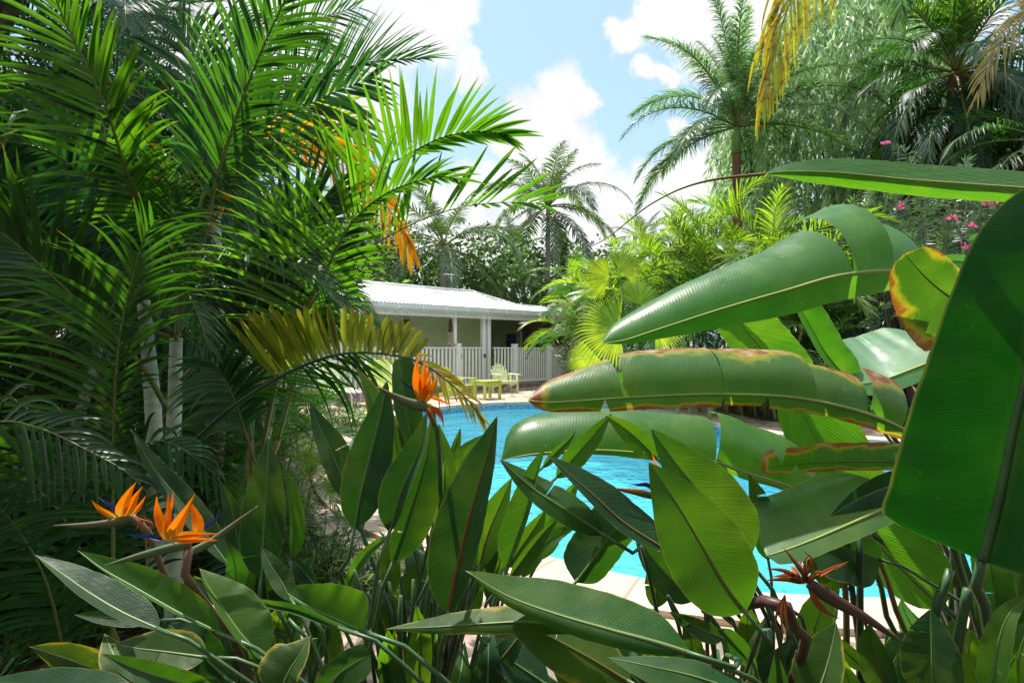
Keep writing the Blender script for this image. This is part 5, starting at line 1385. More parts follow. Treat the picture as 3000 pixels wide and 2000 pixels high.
setp(g.build('leaf_litter', M['litter'], smooth=False), kind='stuff', label='brown fallen leaves scattered on the soil and the paving')
g = MB(); random.seed(181)
for k in range(260):
    x, y = uni(-3.4, -.7), uni(1.6, 3.9)
    if x > -1.1 and y > 2.2: continue
    p0 = Vector((x, y, -.02))
    for j in range(int(uni(8, 18))):
        a = rnd() * 6.283; d = Vector((math.cos(a), math.sin(a), uni(.5, 1.8)))
        quad_leaf(g, p0 + Vector((0, 0, uni(0, .12))), d, uni(.012, .03), uni(.10, .26), N=Vector((0, 0, 1)), droop=.8)
setp(g.build('ground_cover', M['bush'], smooth=False), kind='stuff', label='dark low grassy growth on the soil at the left')
tree('added_shade_tree', 'added tree with an unseen crown that shades the left palm thicket', (-5.2, 5.4, 0), 9.6, 2.2, 30, 110, .16, .32, 'tree_dark', .16, seed=191, zc=.80, zr=.17, clump=.34)  # tree added to shade the left foreground, crown out of view
# unseen hedge added behind the viewpoint to hold back sky light
hd = thing('added_hedge', 'added unseen hedge behind the viewpoint that blocks sky light', 'hedge', (0, -2.4, 0))
g = MB(); random.seed(195)
for k in range(13000):
    z = 6.6 * rnd(); y = -2.4 + uni(-.5, .5) + .15 * math.sin(z * 2)
    quad_leaf(g, Vector((uni(-9, 9), y, z)), Vector((uni(-1, 1), uni(-.6, 1), uni(-.5, .6))), uni(.12, .22), uni(.2, .4))
g.build('foliage', M['tree_dark'], hd, smooth=False)
g = MB()
for k in range(26):
    x = -8.8 + k * .7; g.tube([Vector((x, -2.4, -.1)), Vector((x + uni(-.2, .2), -2.4, 2.4)), Vector((x + uni(-.4, .4), -2.4, 6.8))], [.05, .035, .01], 6)
g.build('stems', M['bark'], hd)
# ------------------------------------------------------------------ bird of paradise plants and bananas
random.seed(201)
def PL(label, x, y, name='bird_of_paradise_plant', cat='plant', group=None):
    t = thing(name, label, cat, (x, y, 0), 0, group); return t
def foot(t, r=.10, z=-.02): return Vector((t.location.x + uni(-r, r), t.location.y + uni(-r, r) * .7, z))
PA = PL('bird of paradise plant at the lower left with two orange flowers and broad leaning leaves', -.62, 1.62)
PB = PL('bird of paradise plant in the middle with tall upright leaves and one orange flower', -.24, 1.66)
PC_ = PL('bird of paradise plant right of the middle with diagonal leaves and a withered flower', .62, 1.72)
PD = PL('bird of paradise plant at the lower right corner with dark pointed leaves', 1.22, 1.55)
BA = PL('large banana like plant at the right with curled and brown edged leaves', 1.62, 2.05, 'banana_plant')
BB = PL('large banana like plant nearest the right edge with one huge dark leaf', 1.38, 1.42, 'banana_plant')
def LF(pl, pts, a, b, **k):
    k.setdefault('stem_to', foot(pl))
    if 'tears' not in k and a > 30 and b > 30 and rnd() < .45:      # wind splits
        k['tears'] = [(random.choice('ab'), uni(.25, .85), uni(.004, .012), uni(-9, 9)) for _ in range(random.choice([1, 1, 2]))]
    return leaf(pl, pts, a, b, **k)
# --- lower left
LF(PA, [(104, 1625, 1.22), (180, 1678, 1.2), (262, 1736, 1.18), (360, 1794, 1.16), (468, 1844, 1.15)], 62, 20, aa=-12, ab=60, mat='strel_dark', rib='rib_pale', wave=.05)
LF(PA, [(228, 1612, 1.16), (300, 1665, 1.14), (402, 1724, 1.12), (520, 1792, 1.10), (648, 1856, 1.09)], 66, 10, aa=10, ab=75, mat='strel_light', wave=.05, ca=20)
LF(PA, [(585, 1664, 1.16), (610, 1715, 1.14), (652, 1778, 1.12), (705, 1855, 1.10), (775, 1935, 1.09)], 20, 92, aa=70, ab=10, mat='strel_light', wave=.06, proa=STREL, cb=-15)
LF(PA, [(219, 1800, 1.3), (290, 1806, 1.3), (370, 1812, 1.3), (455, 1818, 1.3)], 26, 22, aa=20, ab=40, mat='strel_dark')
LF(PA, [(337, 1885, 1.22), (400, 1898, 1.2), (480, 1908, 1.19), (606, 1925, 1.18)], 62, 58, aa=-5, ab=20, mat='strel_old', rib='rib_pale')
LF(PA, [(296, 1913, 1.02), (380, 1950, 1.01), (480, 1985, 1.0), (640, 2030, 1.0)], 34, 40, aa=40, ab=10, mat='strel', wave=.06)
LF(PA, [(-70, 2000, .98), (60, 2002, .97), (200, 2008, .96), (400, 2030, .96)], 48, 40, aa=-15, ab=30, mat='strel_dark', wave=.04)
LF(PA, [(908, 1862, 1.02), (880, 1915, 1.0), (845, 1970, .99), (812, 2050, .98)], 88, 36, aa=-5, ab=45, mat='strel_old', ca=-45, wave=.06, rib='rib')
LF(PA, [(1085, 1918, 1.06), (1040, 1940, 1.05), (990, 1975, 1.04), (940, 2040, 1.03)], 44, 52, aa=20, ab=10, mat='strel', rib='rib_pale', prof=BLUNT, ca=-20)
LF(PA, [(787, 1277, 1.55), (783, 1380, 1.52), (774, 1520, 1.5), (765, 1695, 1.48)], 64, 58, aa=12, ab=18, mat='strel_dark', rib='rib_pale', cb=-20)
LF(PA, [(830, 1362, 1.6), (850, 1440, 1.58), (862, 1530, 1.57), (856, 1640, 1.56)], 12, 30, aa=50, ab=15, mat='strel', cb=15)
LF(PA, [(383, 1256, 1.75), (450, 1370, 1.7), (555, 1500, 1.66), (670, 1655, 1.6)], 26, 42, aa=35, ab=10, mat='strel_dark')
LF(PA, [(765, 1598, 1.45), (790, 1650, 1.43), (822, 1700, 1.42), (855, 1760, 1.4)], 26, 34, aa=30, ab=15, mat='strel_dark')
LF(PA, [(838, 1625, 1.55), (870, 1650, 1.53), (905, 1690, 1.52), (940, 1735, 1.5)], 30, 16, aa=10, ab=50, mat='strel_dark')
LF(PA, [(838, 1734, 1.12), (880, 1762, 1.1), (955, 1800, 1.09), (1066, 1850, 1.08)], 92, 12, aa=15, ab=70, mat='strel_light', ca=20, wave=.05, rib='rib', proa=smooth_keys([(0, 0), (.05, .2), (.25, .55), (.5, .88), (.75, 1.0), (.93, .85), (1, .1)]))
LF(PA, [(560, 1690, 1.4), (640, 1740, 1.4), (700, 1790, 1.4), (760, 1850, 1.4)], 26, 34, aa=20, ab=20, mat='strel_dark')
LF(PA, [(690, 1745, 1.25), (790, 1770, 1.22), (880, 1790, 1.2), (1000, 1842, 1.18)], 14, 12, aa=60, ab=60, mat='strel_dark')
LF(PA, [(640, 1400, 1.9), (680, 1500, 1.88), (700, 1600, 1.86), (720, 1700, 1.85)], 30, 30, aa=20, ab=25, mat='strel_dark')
# --- middle
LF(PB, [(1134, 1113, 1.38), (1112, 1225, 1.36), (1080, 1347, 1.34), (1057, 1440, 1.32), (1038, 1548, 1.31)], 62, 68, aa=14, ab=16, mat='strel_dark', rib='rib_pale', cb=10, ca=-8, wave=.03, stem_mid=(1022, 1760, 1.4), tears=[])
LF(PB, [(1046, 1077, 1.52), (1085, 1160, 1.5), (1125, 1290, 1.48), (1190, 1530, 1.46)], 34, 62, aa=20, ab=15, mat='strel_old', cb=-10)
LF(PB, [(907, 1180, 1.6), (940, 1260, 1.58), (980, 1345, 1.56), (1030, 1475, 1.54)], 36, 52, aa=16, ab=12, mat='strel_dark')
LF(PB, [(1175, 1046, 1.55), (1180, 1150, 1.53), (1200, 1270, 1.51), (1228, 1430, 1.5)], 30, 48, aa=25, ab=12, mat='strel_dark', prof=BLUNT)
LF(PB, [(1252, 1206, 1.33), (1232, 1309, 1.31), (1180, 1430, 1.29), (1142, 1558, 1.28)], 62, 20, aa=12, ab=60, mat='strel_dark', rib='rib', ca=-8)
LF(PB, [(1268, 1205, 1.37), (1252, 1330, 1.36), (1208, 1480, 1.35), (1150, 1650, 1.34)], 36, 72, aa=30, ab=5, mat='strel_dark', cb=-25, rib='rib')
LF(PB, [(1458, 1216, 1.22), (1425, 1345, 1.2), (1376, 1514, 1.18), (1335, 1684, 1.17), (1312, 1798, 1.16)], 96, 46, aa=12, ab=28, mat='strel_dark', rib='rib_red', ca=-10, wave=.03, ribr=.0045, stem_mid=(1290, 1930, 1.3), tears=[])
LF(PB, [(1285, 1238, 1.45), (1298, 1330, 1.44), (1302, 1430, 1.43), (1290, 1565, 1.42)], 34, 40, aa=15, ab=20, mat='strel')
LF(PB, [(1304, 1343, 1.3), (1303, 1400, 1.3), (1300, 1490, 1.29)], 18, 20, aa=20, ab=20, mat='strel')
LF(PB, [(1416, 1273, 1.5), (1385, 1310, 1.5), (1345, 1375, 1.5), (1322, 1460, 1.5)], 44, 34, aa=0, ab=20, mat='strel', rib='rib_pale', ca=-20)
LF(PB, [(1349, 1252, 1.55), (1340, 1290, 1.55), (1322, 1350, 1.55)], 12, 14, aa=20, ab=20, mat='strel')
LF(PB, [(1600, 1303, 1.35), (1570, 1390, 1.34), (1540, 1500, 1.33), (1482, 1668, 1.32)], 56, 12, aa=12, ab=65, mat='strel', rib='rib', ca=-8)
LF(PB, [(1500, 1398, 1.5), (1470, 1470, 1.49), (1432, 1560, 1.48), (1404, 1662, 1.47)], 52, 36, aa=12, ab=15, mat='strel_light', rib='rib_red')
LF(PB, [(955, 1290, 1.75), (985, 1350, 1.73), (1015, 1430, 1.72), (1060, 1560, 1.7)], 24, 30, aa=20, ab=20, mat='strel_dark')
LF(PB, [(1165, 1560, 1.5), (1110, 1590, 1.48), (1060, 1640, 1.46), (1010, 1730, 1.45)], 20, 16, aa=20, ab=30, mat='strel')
# --- right of the middle
LF(PC_, [(1462, 1344, 1.34), (1557, 1427, 1.32), (1640, 1482, 1.3), (1770, 1566, 1.28)], 54, 40, aa=-42, ab=10, mat='strel', rib='rib', wave=.03, stem_mid=(1900, 1680, 1.4))
LF(PC_, [(1601, 1331, 1.28), (1732, 1444, 1.26), (1831, 1533, 1.25), (1962, 1616, 1.24)], 66, 26, aa=-35, ab=35, mat='strel_dark', rib='rib_brown', cb=10, stem_mid=(2060, 1720, 1.4))
LF(PC_, [(1850, 1478, 1.3), (1805, 1545, 1.3), (1752, 1618, 1.3), (1688, 1704, 1.3)], 86, 58, aa=-20, ab=-40, mat='strel_dark', rib='rib', ca=15, cb=-15, prof=BLUNT)
LF(PC_, [(1900, 1352, 1.12), (1976, 1465, 1.1), (2063, 1610, 1.09), (2130, 1722, 1.08), (2183, 1792, 1.08)], 118, 120, aa=14, ab=10, mat='strel_light', rib='rib_brown', ca=-8, cb=-10, wave=.02, stem_mid=(2215, 1880, 1.25), tears=[])
LF(PC_, [(1906, 1254, 1.2), (1975, 1350, 1.19), (2070, 1470, 1.18), (2190, 1640, 1.17)], 70, 108, aa=25, ab=8, mat='strel', rib='rib', cb=-14, tears=[])
LF(PC_, [(1364, 1671, 1.06), (1480, 1742, 1.04), (1620, 1795, 1.02), (1780, 1842, 1.0), (1920, 1880, .99), (2020, 1912, .99)], 98, 42, aa=-48, ab=45, mat='strel', rib='rib_pale', cb=-95, ca=0, wave=.04, ribr=.0048, proa=smooth_keys([(0, 0), (.06, .22), (.2, .62), (.4, .98), (.62, 1.05), (.82, .95), (.93, .7), (1, .1)]), stem_mid=(2110, 1960, 1.2), tears=[])
LF(PC_, [(1128, 1842, 1.1), (1270, 1836, 1.08), (1420, 1826, 1.07), (1560, 1822, 1.06), (1720, 1846, 1.06)], 46, 30, aa=-40, ab=20, mat='strel_old', cb=-40, wave=.05)
LF(PC_, [(1462, 1800, 1.1), (1553, 1840, 1.08), (1680, 1900, 1.07), (1850, 2000, 1.06)], 78, 84, aa=-30, ab=15, mat='strel_old', rib='rib_brown', cb=-12, ca=10, wave=.04)
LF(PC_, [(1400, 1862, 1.2), (1446, 1902, 1.2), (1520, 1950, 1.2), (1610, 2010, 1.2)], 58, 50, aa=-30, ab=20, mat='strel_dark', rib='rib')
LF(PC_, [(1780, 1925, .98), (1900, 1950, .96), (2050, 1985, .95), (2260, 2060, .95)], 44, 70, aa=-35, ab=20, mat='strel_dark', wave=.04)
LF(PC_, [(1960, 1790, 1.3), (2010, 1820, 1.3), (2060, 1845, 1.3), (2118, 1868, 1.3)], 26, 30, aa=20, ab=30, mat='strel_dark', stem_to=None)
LF(PC_, [(2222, 1975, 1.35), (2190, 1930, 1.35), (2150, 1885, 1.35), (2110, 1840, 1.35)], 30, 30, aa=10, ab=10, mat='strel', stem_to=None)
LF(PC_, [(1634, 1518, 1.42), (1592, 1560, 1.41), (1545, 1620, 1.4), (1495, 1690, 1.4)], 14, 30, aa=60, ab=20, mat='strel_dark')
LF(PC_, [(1692, 1542, 1.55), (1650, 1560, 1.54), (1590, 1600, 1.53), (1530, 1690, 1.52)], 34, 22, aa=10, ab=25, mat='strel')
LF(PC_, [(1600, 1490, 1.5), (1570, 1540, 1.5), (1530, 1600, 1.5), (1490, 1660, 1.5)], 30, 40, aa=15, ab=15, mat='strel_light')
LF(PC_, [(1793, 1210, 1.55), (1755, 1255, 1.53), (1700, 1320, 1.51), (1630, 1400, 1.5)], 30, 34, aa=25, ab=10, mat='strel', rib='rib')
LF(PC_, [(1689, 1260, 1.6), (1665, 1290, 1.6), (1630, 1325, 1.6), (1590, 1370, 1.6)], 12, 14, aa=40, ab=30, mat='strel')
LF(PC_, [(1772, 1216, 1.45), (1810, 1240, 1.44), (1860, 1280, 1.43), (1925, 1345, 1.42)], 32, 34, aa=25, ab=10, mat='strel')
LF(PC_, [(2460, 1688, 1.7), (2425, 1750, 1.68), (2390, 1830, 1.66), (2365, 1935, 1.65)], 50, 46, aa=15, ab=15, mat='strel_light')
LF(PC_, [(1860, 1560, 1.45), (1900, 1620, 1.44), (1960, 1690, 1.43), (2030, 1760, 1.42)], 50, 40, aa=20, ab=20, mat='strel_dark')
LF(PC_, [(2192, 1385, 1.6), (2215, 1450, 1.6), (2235, 1530, 1.6), (2250, 1640, 1.6)], 34, 44, aa=25, ab=10, mat='strel_dark')
LF(PC_, [(2290, 1560, 1.75), (2350, 1590, 1.75), (2420, 1640, 1.75), (2480, 1720, 1.75)], 40, 60, aa=15, ab=10, mat='strel_dark')
LF(PC_, [(1700, 1400, 1.6), (1660, 1460, 1.6), (1620, 1530, 1.6), (1580, 1640, 1.6)], 34, 38, aa=25, ab=10, mat='strel')
LF(PC_, [(1990, 1560, 1.5), (1960, 1620, 1.5), (1930, 1690, 1.5), (1920, 1780, 1.5)], 36, 40, aa=25, ab=10, mat='strel_dark')
# --- lower right
LF(PD, [(2725, 1782, 1.2), (2728, 1850, 1.19), (2730, 1930, 1.18), (2732, 2040, 1.17)], 82, 76, aa=15, ab=20, mat='strel_dark', rib='rib')
LF(PD, [(2450, 1822, 1.15), (2438, 1890, 1.14), (2420, 1960, 1.13), (2385, 2060, 1.12)], 86, 46, aa=15, ab=20, mat='strel_old', rib='rib_pale', ca=-10)
LF(PD, [(2680, 1878, 1.3), (2640, 1900, 1.3), (2612, 1960, 1.3), (2600, 2050, 1.3)], 36, 70, aa=15, ab=20, mat='strel_dark', prof=BLUNT)
LF(PD, [(3040, 1738, 1.05), (2975, 1775, 1.05), (2930, 1860, 1.05), (2895, 2060, 1.05)], 40, 34, aa=15, ab=25, mat='strel', rib='rib', wave=.03)
LF(PD, [(2640, 1752, 1.9), (2650, 1790, 1.9), (2670, 1830, 1.9), (2700, 1890, 1.9)], 34, 30, aa=10, ab=10, mat='banana_pale', rib='rib_pale')
LF(PD, [(3060, 1800, 1.3), (3010, 1850, 1.3), (2985, 1920, 1.3), (2975, 2040, 1.3)], 36, 40, aa=15, ab=15, mat='strel_light')
LF(PD, [(2890, 1600, 1.3), (2905, 1680, 1.3), (2915, 1760, 1.3), (2910, 1860, 1.3)], 46, 50, aa=15, ab=15, mat='strel_dark', prof=BLUNT)
LF(PD, [(2990, 1640, 1.35), (2985, 1730, 1.35), (2975, 1820, 1.35), (2960, 1900, 1.35)], 36, 50, aa=15, ab=15, mat='strel_dark')
# --- banana leaves
upA = smooth_keys([(0, 0), (.03, .25), (.1, .42), (.3, .66), (.55, .82), (.8, 1.0), (.9, .95), (.97, .6), (1, .1)])
LF(BA, [(1764, 1006, 1.62), (1830, 996, 1.62), (1921, 967, 1.62), (2112, 906, 1.62), (2300, 852, 1.63), (2468, 806, 1.65), (2628, 795, 1.7), (2740, 830, 1.76)], 150, 74, aa=-8, ab=-25, ca=-108, cb=10, mat='banana', rib='rib_banana', proa=upA, ribr=.008, tears=[('a', .70, .02, 10), ('a', .83, .03, -14)], nt=50, nv=10, stem_r=.014, label='raised banana leaf rolled along its midrib, tip pointing left', stem_mid=(2860, 1150, 1.9))
up2 = smooth_keys([(0, 0), (.02, .35), (.08, .62), (.14, .78), (.22, 1.0), (.5, 1.06), (.7, 1.0), (.85, .9), (.97, .75), (1, .3)])
LF(BA, [(1546, 1172, 1.35), (1620, 1178, 1.35), (1844, 1164, 1.36), (2074, 1155, 1.38), (2300, 1162, 1.40), (2468, 1192, 1.43), (2600, 1235, 1.47), (2720, 1300, 1.52)], 124, 36, aa=0, ab=-10, ca=-88, cb=-20, mat='banana_brown', rib='rib_banana', proa=up2, prob=BLUNT, ribr=.007, tears=[('a', .205, .012, 6), ('a', .43, .004, 4), ('a', .645, .012, -8), ('a', .79, .006, 5), ('a', .90, .02, 10), ('b', .165, .01, 15), ('b', .43, .008, -12), ('b', .53, .008, 14)], nt=60, nv=10, stem_r=.014, label='horizontal banana leaf with torn brown and yellow edges', stem_mid=(2800, 1480, 1.8))
LF(BA, [(1468, 1348, 1.75), (1560, 1330, 1.74), (1720, 1318, 1.74), (1877, 1326, 1.74), (2076, 1349, 1.74), (2188, 1386, 1.75), (2310, 1424, 1.77), (2420, 1480, 1.8)], 122, 20, aa=0, ab=-40, ca=-108, mat='banana', rib='rib_banana', proa=BLUNT, ribr=.007, tears=[('a', .62, .012, 8)], nt=50, nv=10, stem_r=.014, label='arching banana leaf hanging over the pool edge with a vertical tear')
LF(BA, [(2650, 742, 1.55), (2695, 795, 1.56), (2755, 850, 1.58), (2850, 915, 1.62)], 72, 150, aa=20, ab=8, ca=-20, mat='banana_sick', rib='rib_brown', proa=BLUNT, prob=smooth_keys([(0, 0), (.04, .30), (.2, .58), (.5, .9), (.8, 1.05), (.95, .9), (1, .1)]), ribr=.004, stem_r=.012, label='short banana leaf with burnt brown and yellow edges')
LF(BA, [(2500, 1128, 1.95), (2583, 1113, 1.94), (2660, 1086, 1.92), (2800, 1030, 1.9)], 160, 40, aa=-42, ab=20, ca=-15, mat='banana_pale', rib='rib_banana', prof=BLUNT, ribr=.006, stem_r=.012, label='pale bluish green banana leaf')
LF(BA, [(2120, 880, 2.05), (2181, 963, 2.05), (2246, 1040, 2.05), (2340, 1150, 2.04)], 64, 88, aa=12, ab=12, mat='banana_rib', rib='rib', prof=BLUNT, stem_r=.012)
LF(BA, [(2338, 893, 2.0), (2372, 950, 2.0), (2420, 1035, 2.0), (2500, 1130, 2.0)], 16, 56, aa=45, ab=10, cb=-50, mat='banana', rib='rib_pale', prof=BLUNT, stem_r=.011)
rl = leaf(BB, [(2238, 511, 1.12), (2300, 503, 1.12), (2450, 506, 1.12), (2676, 528, 1.13), (2900, 545, 1.14), (3080, 560, 1.15), (3260, 590, 1.17)], 48, 44, aa=-50, ab=-20, ca=0, cb=-10, mat='banana_rib', rib='rib_banana', prof=smooth_keys([(0, 0), (.05, .35), (.15, .75), (.35, .95), (.6, 1.0), (.85, .9), (1, .3)]), ribr=.005, stem_to=foot(BB), stem_r=.014, label='long flat banana leaf near the top right with a thread like tip', nt=40, stem_mid=(3420, 1000, 1.25), wave=.03)
g = MB(); q = spline([(1650, 757, 1.16), (1770, 702, 1.15), (1850, 640, 1.14), (1912, 595, 1.13), (2000, 551, 1.12), (2100, 525, 1.12), (2240, 510, 1.12)], 40); g.tube(q, [.0008 + .0026 * (i / 40) ** 1.5 for i in range(41)], 6); g.build('leaf_thread', M['rachis_brown'], rl)
hugeA = smooth_keys([(0, 0), (.05, .35), (.15, .62), (.3, .80), (.5, .95), (.7, 1.02), (.88, 1.05), (.965, 1.03), (.988, .85), (1, .1)])
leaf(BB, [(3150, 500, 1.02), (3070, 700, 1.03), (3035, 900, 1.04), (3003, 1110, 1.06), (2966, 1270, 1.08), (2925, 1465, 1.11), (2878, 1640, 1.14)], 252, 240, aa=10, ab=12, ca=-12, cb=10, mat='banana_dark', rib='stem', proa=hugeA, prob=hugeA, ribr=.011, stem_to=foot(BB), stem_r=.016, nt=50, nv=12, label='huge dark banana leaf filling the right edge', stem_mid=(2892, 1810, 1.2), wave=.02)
LF(BA, [(2318, 1150, 1.9), (2400, 1300, 1.88), (2490, 1480, 1.86), (2600, 1620, 1.84), (2760, 1775, 1.8)], 78, 120, aa=10, ab=12, mat='banana_rib', rib='rib_banana', prof=BLUNT, ribr=.008, stem_r=.015, label='broad bright ribbed banana leaf behind the others', nt=40)
LF(BA, [(2229, 1372, 1.6), (2330, 1360, 1.6), (2470, 1352, 1.6), (2720, 1352, 1.62)], 54, 24, aa=25, ab=-20, ca=-30, mat='banana_brown', rib='rib', prof=BLUNT, tears=[('a', .12, .03, 12), ('a', .3, .02, -10), ('b', .2, .03, 10)], nt=40, stem_r=.012, label='ragged banana leaf with brown margin')
LF(BA, [(2246, 1628, 1.42), (2330, 1600, 1.42), (2430, 1560, 1.43), (2540, 1512, 1.45), (2670, 1455, 1.48)], 168, 44, aa=-30, ab=20, ca=-25, mat='banana', rib='rib_banana', prof=BLUNT, ribr=.007, stem_r=.014, label='greyish green banana leaf with a soft sheen', stem_mid=(2800, 1600, 1.7))
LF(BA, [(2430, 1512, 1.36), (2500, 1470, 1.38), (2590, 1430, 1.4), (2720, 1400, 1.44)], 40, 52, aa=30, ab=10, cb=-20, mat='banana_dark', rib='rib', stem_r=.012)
LF(BA, [(2370, 1600, 1.7), (2440, 1600, 1.7), (2500, 1610, 1.7), (2580, 1640, 1.7)], 50, 95, aa=10, ab=15, mat='strel_dark', prof=BLUNT)
LF(BA, [(2835, 706, 1.9), (2880, 700, 1.9), (2930, 705, 1.9), (3000, 740, 1.9)], 18, 22, aa=10, ab=20, mat='banana_pale', rib='rib_pale', prof=BLUNT)
LF(BA, [(2740, 768, 1.85), (2800, 765, 1.85), (2860, 775, 1.85), (2940, 820, 1.85)], 20, 30, aa=10, ab=20, mat='banana_pale', rib='rib_pale', prof=BLUNT)
LF(BA, [(2056, 830, 2.1), (2090, 836, 2.1), (2130, 850, 2.1), (2200, 900, 2.1)], 18, 26, aa=10, ab=15, mat='banana', prof=BLUNT)
# younger leaves filling the clumps behind the big ones
def filler(pl, n, x0, x1, y0, y1, Y0, Y1, dark=.6, seed=0):
    random.seed(seed)
    fx = pl.location.x / pl.location.y * F + 1500
    for i in range(n):
        tx = x0 + (x1 - x0) * (i + rnd()) / n; ty = uni(y0, y1); Y = uni(Y0, Y1); L = uni(210, 330) * 1.3 / Y
        lean = (tx - fx) / 700 + uni(-.35, .35)
        bx = tx - lean * L * .8; by = ty + L * math.cos(min(1.2, abs(lean)))
        w = uni(34, 54) * 1.3 / Y
        q = uni(.3, .7)
        LF(pl, [(tx, ty, Y + uni(-.08, .08)), (tx + (bx - tx) * .33 + uni(-14, 14), ty + (by - ty) * .33, Y), (tx + (bx - tx) * .67 + uni(-8, 8), ty + (by - ty) * .67, Y), (bx, by, Y)],
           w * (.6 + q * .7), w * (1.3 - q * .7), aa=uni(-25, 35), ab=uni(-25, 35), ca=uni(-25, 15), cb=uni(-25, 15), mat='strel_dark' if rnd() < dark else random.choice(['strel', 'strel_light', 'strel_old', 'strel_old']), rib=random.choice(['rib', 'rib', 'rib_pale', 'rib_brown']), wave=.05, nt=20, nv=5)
filler(PB, 12, 1090, 1480, 1500, 1740, 1.5, 1.9, .55, 301)
filler(PB, 12, 1060, 1560, 1760, 1930, 1.15, 1.6, .7, 302)
filler(PC_, 13, 1540, 2330, 1745, 1900, 1.3, 1.75, .55, 303)
filler(PC_, 9, 1600, 2300, 1890, 1985, 1.1, 1.4, .75, 304)
filler(PA, 12, 560, 1000, 1560, 1780, 1.5, 1.85, .8, 305)
filler(PA, 9, 60, 640, 1820, 1960, 1.2, 1.5, .85, 306)
filler(PD, 11, 2340, 3000, 1800, 1960, 1.25, 1.7, .6, 307)
# bare leaf stalks
def stalk(pl, pts, r=.006, mat='stem'):
    q = spline(pts, 12); g = MB(); g.tube(q, [r * (.75 + .4 * i / 12) for i in range(13)], 7); return g.build('leaf_stalk', M[mat], pl)
for i in range(26):
    x0 = uni(1020, 1420); x1 = 1200 + (x0 - 1200) * .35 + uni(-40, 40); Y = uni(1.25, 1.75)
    stalk(PB, [(x0, uni(1640, 1780), Y), ((x0 + x1) / 2 + uni(-12, 12), 1880, Y + .03), foot(PB, .12)], uni(.005, .0075), 'stem' if i % 3 else 'stem_dark')
for i in range(16):
    x0 = uni(1930, 2330); x1 = x0 * .6 + 2250 * .4; Y = uni(1.35, 1.8)
    stalk(PC_, [(x0, uni(1690, 1800), Y), (x0 + 70, 1900, Y + .05), foot(PC_, .12)], uni(.005, .0075), 'stem' if i % 3 else 'stem_dark')
for (xa, ya, xb, yb, m_) in [(2470, 1640, 2530, 2000, 'stem_dark'), (2520, 1690, 2520, 2000, 'stem_dark'), (2540, 1680, 2670, 1880, 'rachis_brown'), (2530, 1710, 2640, 1880, 'stem'), (2680, 1600, 2860, 1850, 'stem'), (2700, 1600, 2900, 1860, 'rachis_brown'), (2770, 1650, 2880, 1900, 'stem'), (2640, 1570, 2850, 1830, 'stem'), (2440, 1560, 2480, 1800, 'rachis_brown')]:
    Y = uni(1.6, 1.9); ya -= 130; stalk(BA, [(xa, ya, Y), ((xa + xb) / 2, (ya + yb) / 2, Y), (xb, yb, Y), Vector((1.62 + uni(-.2, .1), 2.0, 0)) if xb > 2600 else Vector((P(xb, yb, Y).x + .05, Y + .1, 0))], uni(.009, .013), m_)
stalk(BA, [(2785, 1668, 1.4), (2765, 1722, 1.4), (2742, 1785, 1.4), (2718, 1990, 1.45), (2690, 2150, 1.5)], .013, 'stem')
stalk(BB, [(2835, 1725, 1.3), (2815, 1830, 1.32), (2795, 1960, 1.34), (2800, 2150, 1.38)], .013, 'stem')
for i in range(14):
    x0 = uni(560, 900); Y = uni(1.3, 1.6)
    stalk(PA, [(x0, uni(1760, 1850), Y), (x0 + 60, 1930, Y), foot(PA, .1)], uni(.005, .007), 'stem' if i % 2 else 'stem_dark')

# ------------------------------------------------------------------ flowers
def petal(fl, pts, w, mat='sepal', name='sepal', fold=40, prof=SPINDLE):
    o = leaf(fl, pts, w * .5, w * .5, aa=fold, ab=fold, mat=mat, prof=prof, name=name, nt=14, nv=3, ribr=.0008, rib='rib')
    for ch in list(o.children): bpy.data.objects.remove(ch)
    return o
def spathe(fl, pts, w, mat='spathe'):
    q = spline(pts, 18); Y = q[0].y
    r = [max(.0012, w * .5 * Y / F * (1 - (i / 18)) ** .62 * min(1, .62 + i * .12)) for i in range(19)]
    g = MB(); g.tube(q, r, 10, flat=.62, fdir=Vector((0, 0, 1))); return g.build('sheath', M[mat], fl)
def flower(pl, head, stalkpts, label, r=.009, mat='stem'):
    "head: the swollen stalk end; the flower's petals and sheath are its sub-parts"
    q = spline(stalkpts, 20); g = MB(); g.tube(q, [r * (1.0 - .25 * math.sin(math.pi * i / 20)) for i in range(21)], 9)
    o = g.build('flower', M[mat], pl); o['label'] = label; return o
M['neck'] = plain('flower_neck', (.20, .075, .055), .45, .4, 14, .3, col2=(.14, .12, .06))
f = flower(PA, None, [(553, 1604, 1.12), (541, 1650, 1.12), (550, 1700, 1.13), (620, 1790, 1.2), (720, 1950, 1.4), Vector((-.6, 1.6, 0))], 'orange flower with four upright sepals, lower right of the left pair', .0085, 'neck')
spathe(f, [(560, 1592, 1.12), (470, 1612, 1.11), (385, 1634, 1.1), (306, 1657, 1.09)], 33)
spathe(f, [(545, 1622, 1.13), (610, 1592, 1.15), (680, 1540, 1.17), (756, 1482, 1.19)], 30)
for pts, w in (([(458, 1450, 1.09), (462, 1500, 1.1), (478, 1545, 1.1), (492, 1580, 1.11)], 30), ([(492, 1440, 1.11), (494, 1490, 1.11), (492, 1535, 1.11), (490, 1578, 1.11)], 20),
               ([(572, 1444, 1.09), (548, 1490, 1.09), (518, 1540, 1.1), (496, 1580, 1.11)], 36), ([(558, 1468, 1.12), (570, 1500, 1.12), (580, 1535, 1.12), (578, 1568, 1.12)], 32),
               ([(647, 1562, 1.09), (600, 1564, 1.09), (545, 1566, 1.1), (500, 1572, 1.11)], 20), ([(642, 1583, 1.09), (600, 1580, 1.09), (555, 1580, 1.1), (505, 1578, 1.11)], 22)):
    petal(f, pts, w)
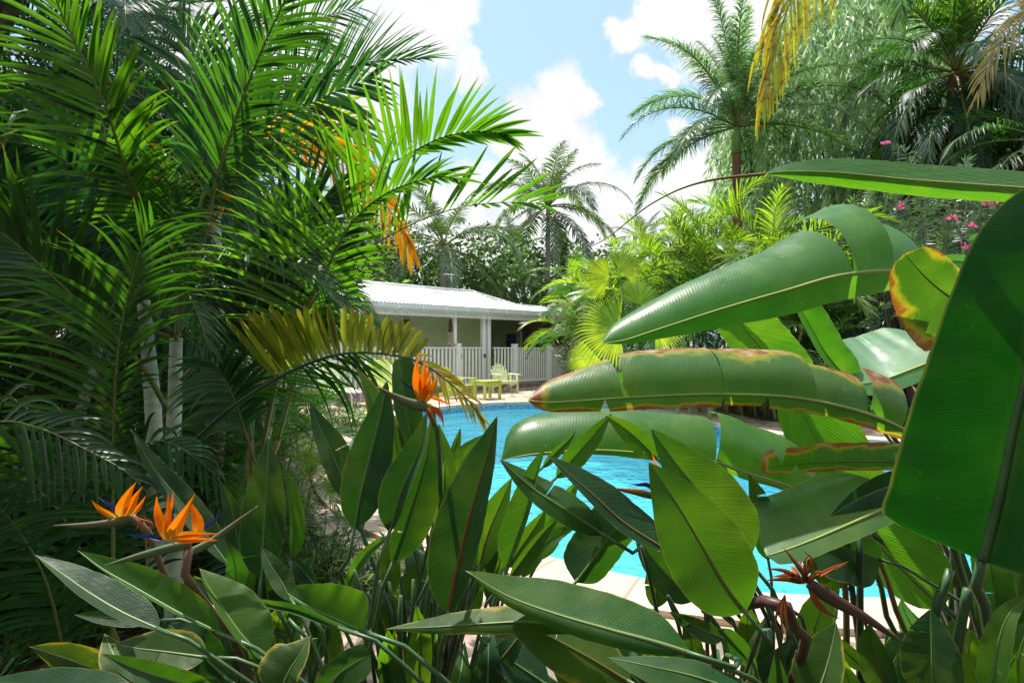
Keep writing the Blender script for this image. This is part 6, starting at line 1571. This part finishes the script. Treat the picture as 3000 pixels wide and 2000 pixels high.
petal(f, [(508, 1436, 1.12), (505, 1465, 1.12), (500, 1500, 1.12)], 8, 'sepal')
for pts, w in (([(364, 1562, 1.08), (400, 1570, 1.09), (440, 1570, 1.1), (476, 1583, 1.1)], 13), ([(663, 1488, 1.14), (640, 1512, 1.14), (615, 1535, 1.13), (565, 1552, 1.12)], 11), ([(505, 1480, 1.13), (505, 1510, 1.13), (502, 1560, 1.12)], 7)):
    petal(f, pts, w, 'tongue', 'blue_petal')
f = flower(PA, None, [(388, 1512, 1.3), (420, 1530, 1.31), (450, 1600, 1.33), (520, 1760, 1.4), Vector((-.66, 1.66, 0))], 'orange flower with a long green sheath, upper left of the left pair', .008, 'neck')
spathe(f, [(392, 1515, 1.3), (330, 1530, 1.29), (250, 1538, 1.28), (158, 1539, 1.27)], 29)
for pts, w in (([(400, 1410, 1.27), (380, 1440, 1.28), (360, 1480, 1.29), (350, 1514, 1.3)], 32), ([(418, 1424, 1.3), (400, 1450, 1.3), (385, 1480, 1.3), (365, 1514, 1.3)], 26), ([(268, 1464, 1.28), (290, 1488, 1.28), (315, 1504, 1.29), (340, 1516, 1.3)], 16), ([(428, 1450, 1.32), (410, 1480, 1.32), (385, 1512, 1.31)], 14)):
    petal(f, pts, w)
for pts, w in (([(286, 1454, 1.28), (310, 1470, 1.28), (330, 1485, 1.29), (345, 1508, 1.3)], 12),): petal(f, pts, w, 'tongue', 'blue_petal')
for k in range(6):
    x = uni(385, 440); petal(f, [(x + uni(-14, 14), uni(1545, 1570), 1.28), (x + 10, 1530, 1.29), (395, 1508, 1.3)], 9, 'sepal_old', 'withered_sepal')
f = flower(PB, None, [(1244, 1180, 1.2), (1268, 1210, 1.21), (1284, 1290, 1.22), (1290, 1450, 1.3), (1280, 1700, 1.45), Vector((-.24, 1.64, 0))], 'tall orange flower in the middle pointing left', .0058, 'stem')
spathe(f, [(1262, 1196, 1.2), (1200, 1180, 1.19), (1150, 1158, 1.18), (1104, 1133, 1.17)], 36)
for pts, w in (([(1228, 1034, 1.18), (1220, 1075, 1.18), (1222, 1125, 1.19), (1234, 1174, 1.2)], 27), ([(1248, 1042, 1.17), (1243, 1085, 1.18), (1238, 1130, 1.19), (1238, 1176, 1.2)], 25), ([(1268, 1086, 1.18), (1256, 1115, 1.19), (1246, 1150, 1.19), (1240, 1178, 1.2)], 19),
               ([(1284, 1096, 1.17), (1272, 1122, 1.18), (1260, 1150, 1.19), (1244, 1178, 1.2)], 22), ([(1334, 1181, 1.18), (1310, 1180, 1.18), (1285, 1170, 1.19), (1252, 1160, 1.2)], 10), ([(1256, 1070, 1.2), (1250, 1100, 1.2), (1243, 1140, 1.2)], 12)):
    petal(f, pts, w)
petal(f, [(1164, 1103, 1.18), (1190, 1128, 1.18), (1210, 1140, 1.19), (1230, 1172, 1.2)], 11, 'tongue', 'blue_petal')
for k in range(8):
    x = 1255 + k * 5; petal(f, [(x + uni(-8, 20), uni(1215, 1262), 1.19), (x, 1205, 1.19), (1252, 1186, 1.2)], 9, 'sepal_old' if k % 2 else 'sepal', 'withered_sepal')
petal(f, [(1185, 1196, 1.18), (1205, 1188, 1.19), (1235, 1188, 1.2)], 8, 'sepal', 'withered_sepal')
f = flower(PC_, None, [(2170, 1772, 1.14), (2235, 1760, 1.10), (2270, 1760, 1.06), (2308, 1778, 1.04), (2322, 1830, 1.06), (2345, 1930, 1.15), Vector((.66, 1.7, 0))], 'withered orange flower with a dark purple sheath pointing right', .0115, 'spathe_old')
spathe(f, [(2370, 1708, 1.0), (2450, 1760, 1.0), (2540, 1812, .99), (2646, 1882, .98)], 48, 'spathe_old')
for k, (tx, ty) in enumerate([(2292, 1600), (2352, 1612), (2376, 1618), (2490, 1642), (2486, 1650), (2240, 1664), (2252, 1690), (2316, 1656), (2236, 1700), (2430, 1690), (2350, 1640), (2300, 1672)]):
    mx, my = (tx + 2378) / 2 + uni(-22, 22), (ty + 1712) / 2 - uni(0, 26)
    petal(f, [(tx, ty, uni(.96, 1.04)), (mx, my, 1.0), (2340 + uni(0, 40), 1708, 1.0)], uni(10, 17), 'sepal_old', 'withered_sepal', fold=50)
for k in range(3):
    x = 2275 + k * 14; petal(f, [(x + uni(-10, 10), uni(1830, 1880), 1.02), (x, 1800, 1.02), (2300, 1740, 1.02)], 8, 'sepal_old', 'withered_sepal')
for k in range(4):
    petal(f, [(2430 + k * 14, 1790 + k * 10 + uni(-4, 8), .985), (2400, 1765 + k * 5, .99), (2368, 1722, 1.0)], 12, 'sepal_old', 'withered_sepal')
f = flower(PC_, None, [(1950, 1460, 1.32), (1985, 1475, 1.32), (2010, 1540, 1.33), (2060, 1680, 1.4), Vector((.6, 1.7, 0))], 'small flower with a blue petal peeping out left of the big bright leaf', .007, 'neck')
spathe(f, [(1955, 1458, 1.32), (1900, 1450, 1.31), (1850, 1440, 1.3), (1796, 1430, 1.29)], 26)
petal(f, [(1844, 1417, 1.29), (1870, 1420, 1.3), (1895, 1420, 1.3), (1930, 1440, 1.31)], 14, 'tongue', 'blue_petal')
petal(f, [(1908, 1322, 1.24), (1918, 1350, 1.25), (1928, 1380, 1.27), (1945, 1440, 1.31)], 18)
petal(f, [(1800, 1428, 1.28), (1850, 1434, 1.29), (1900, 1440, 1.3)], 8)
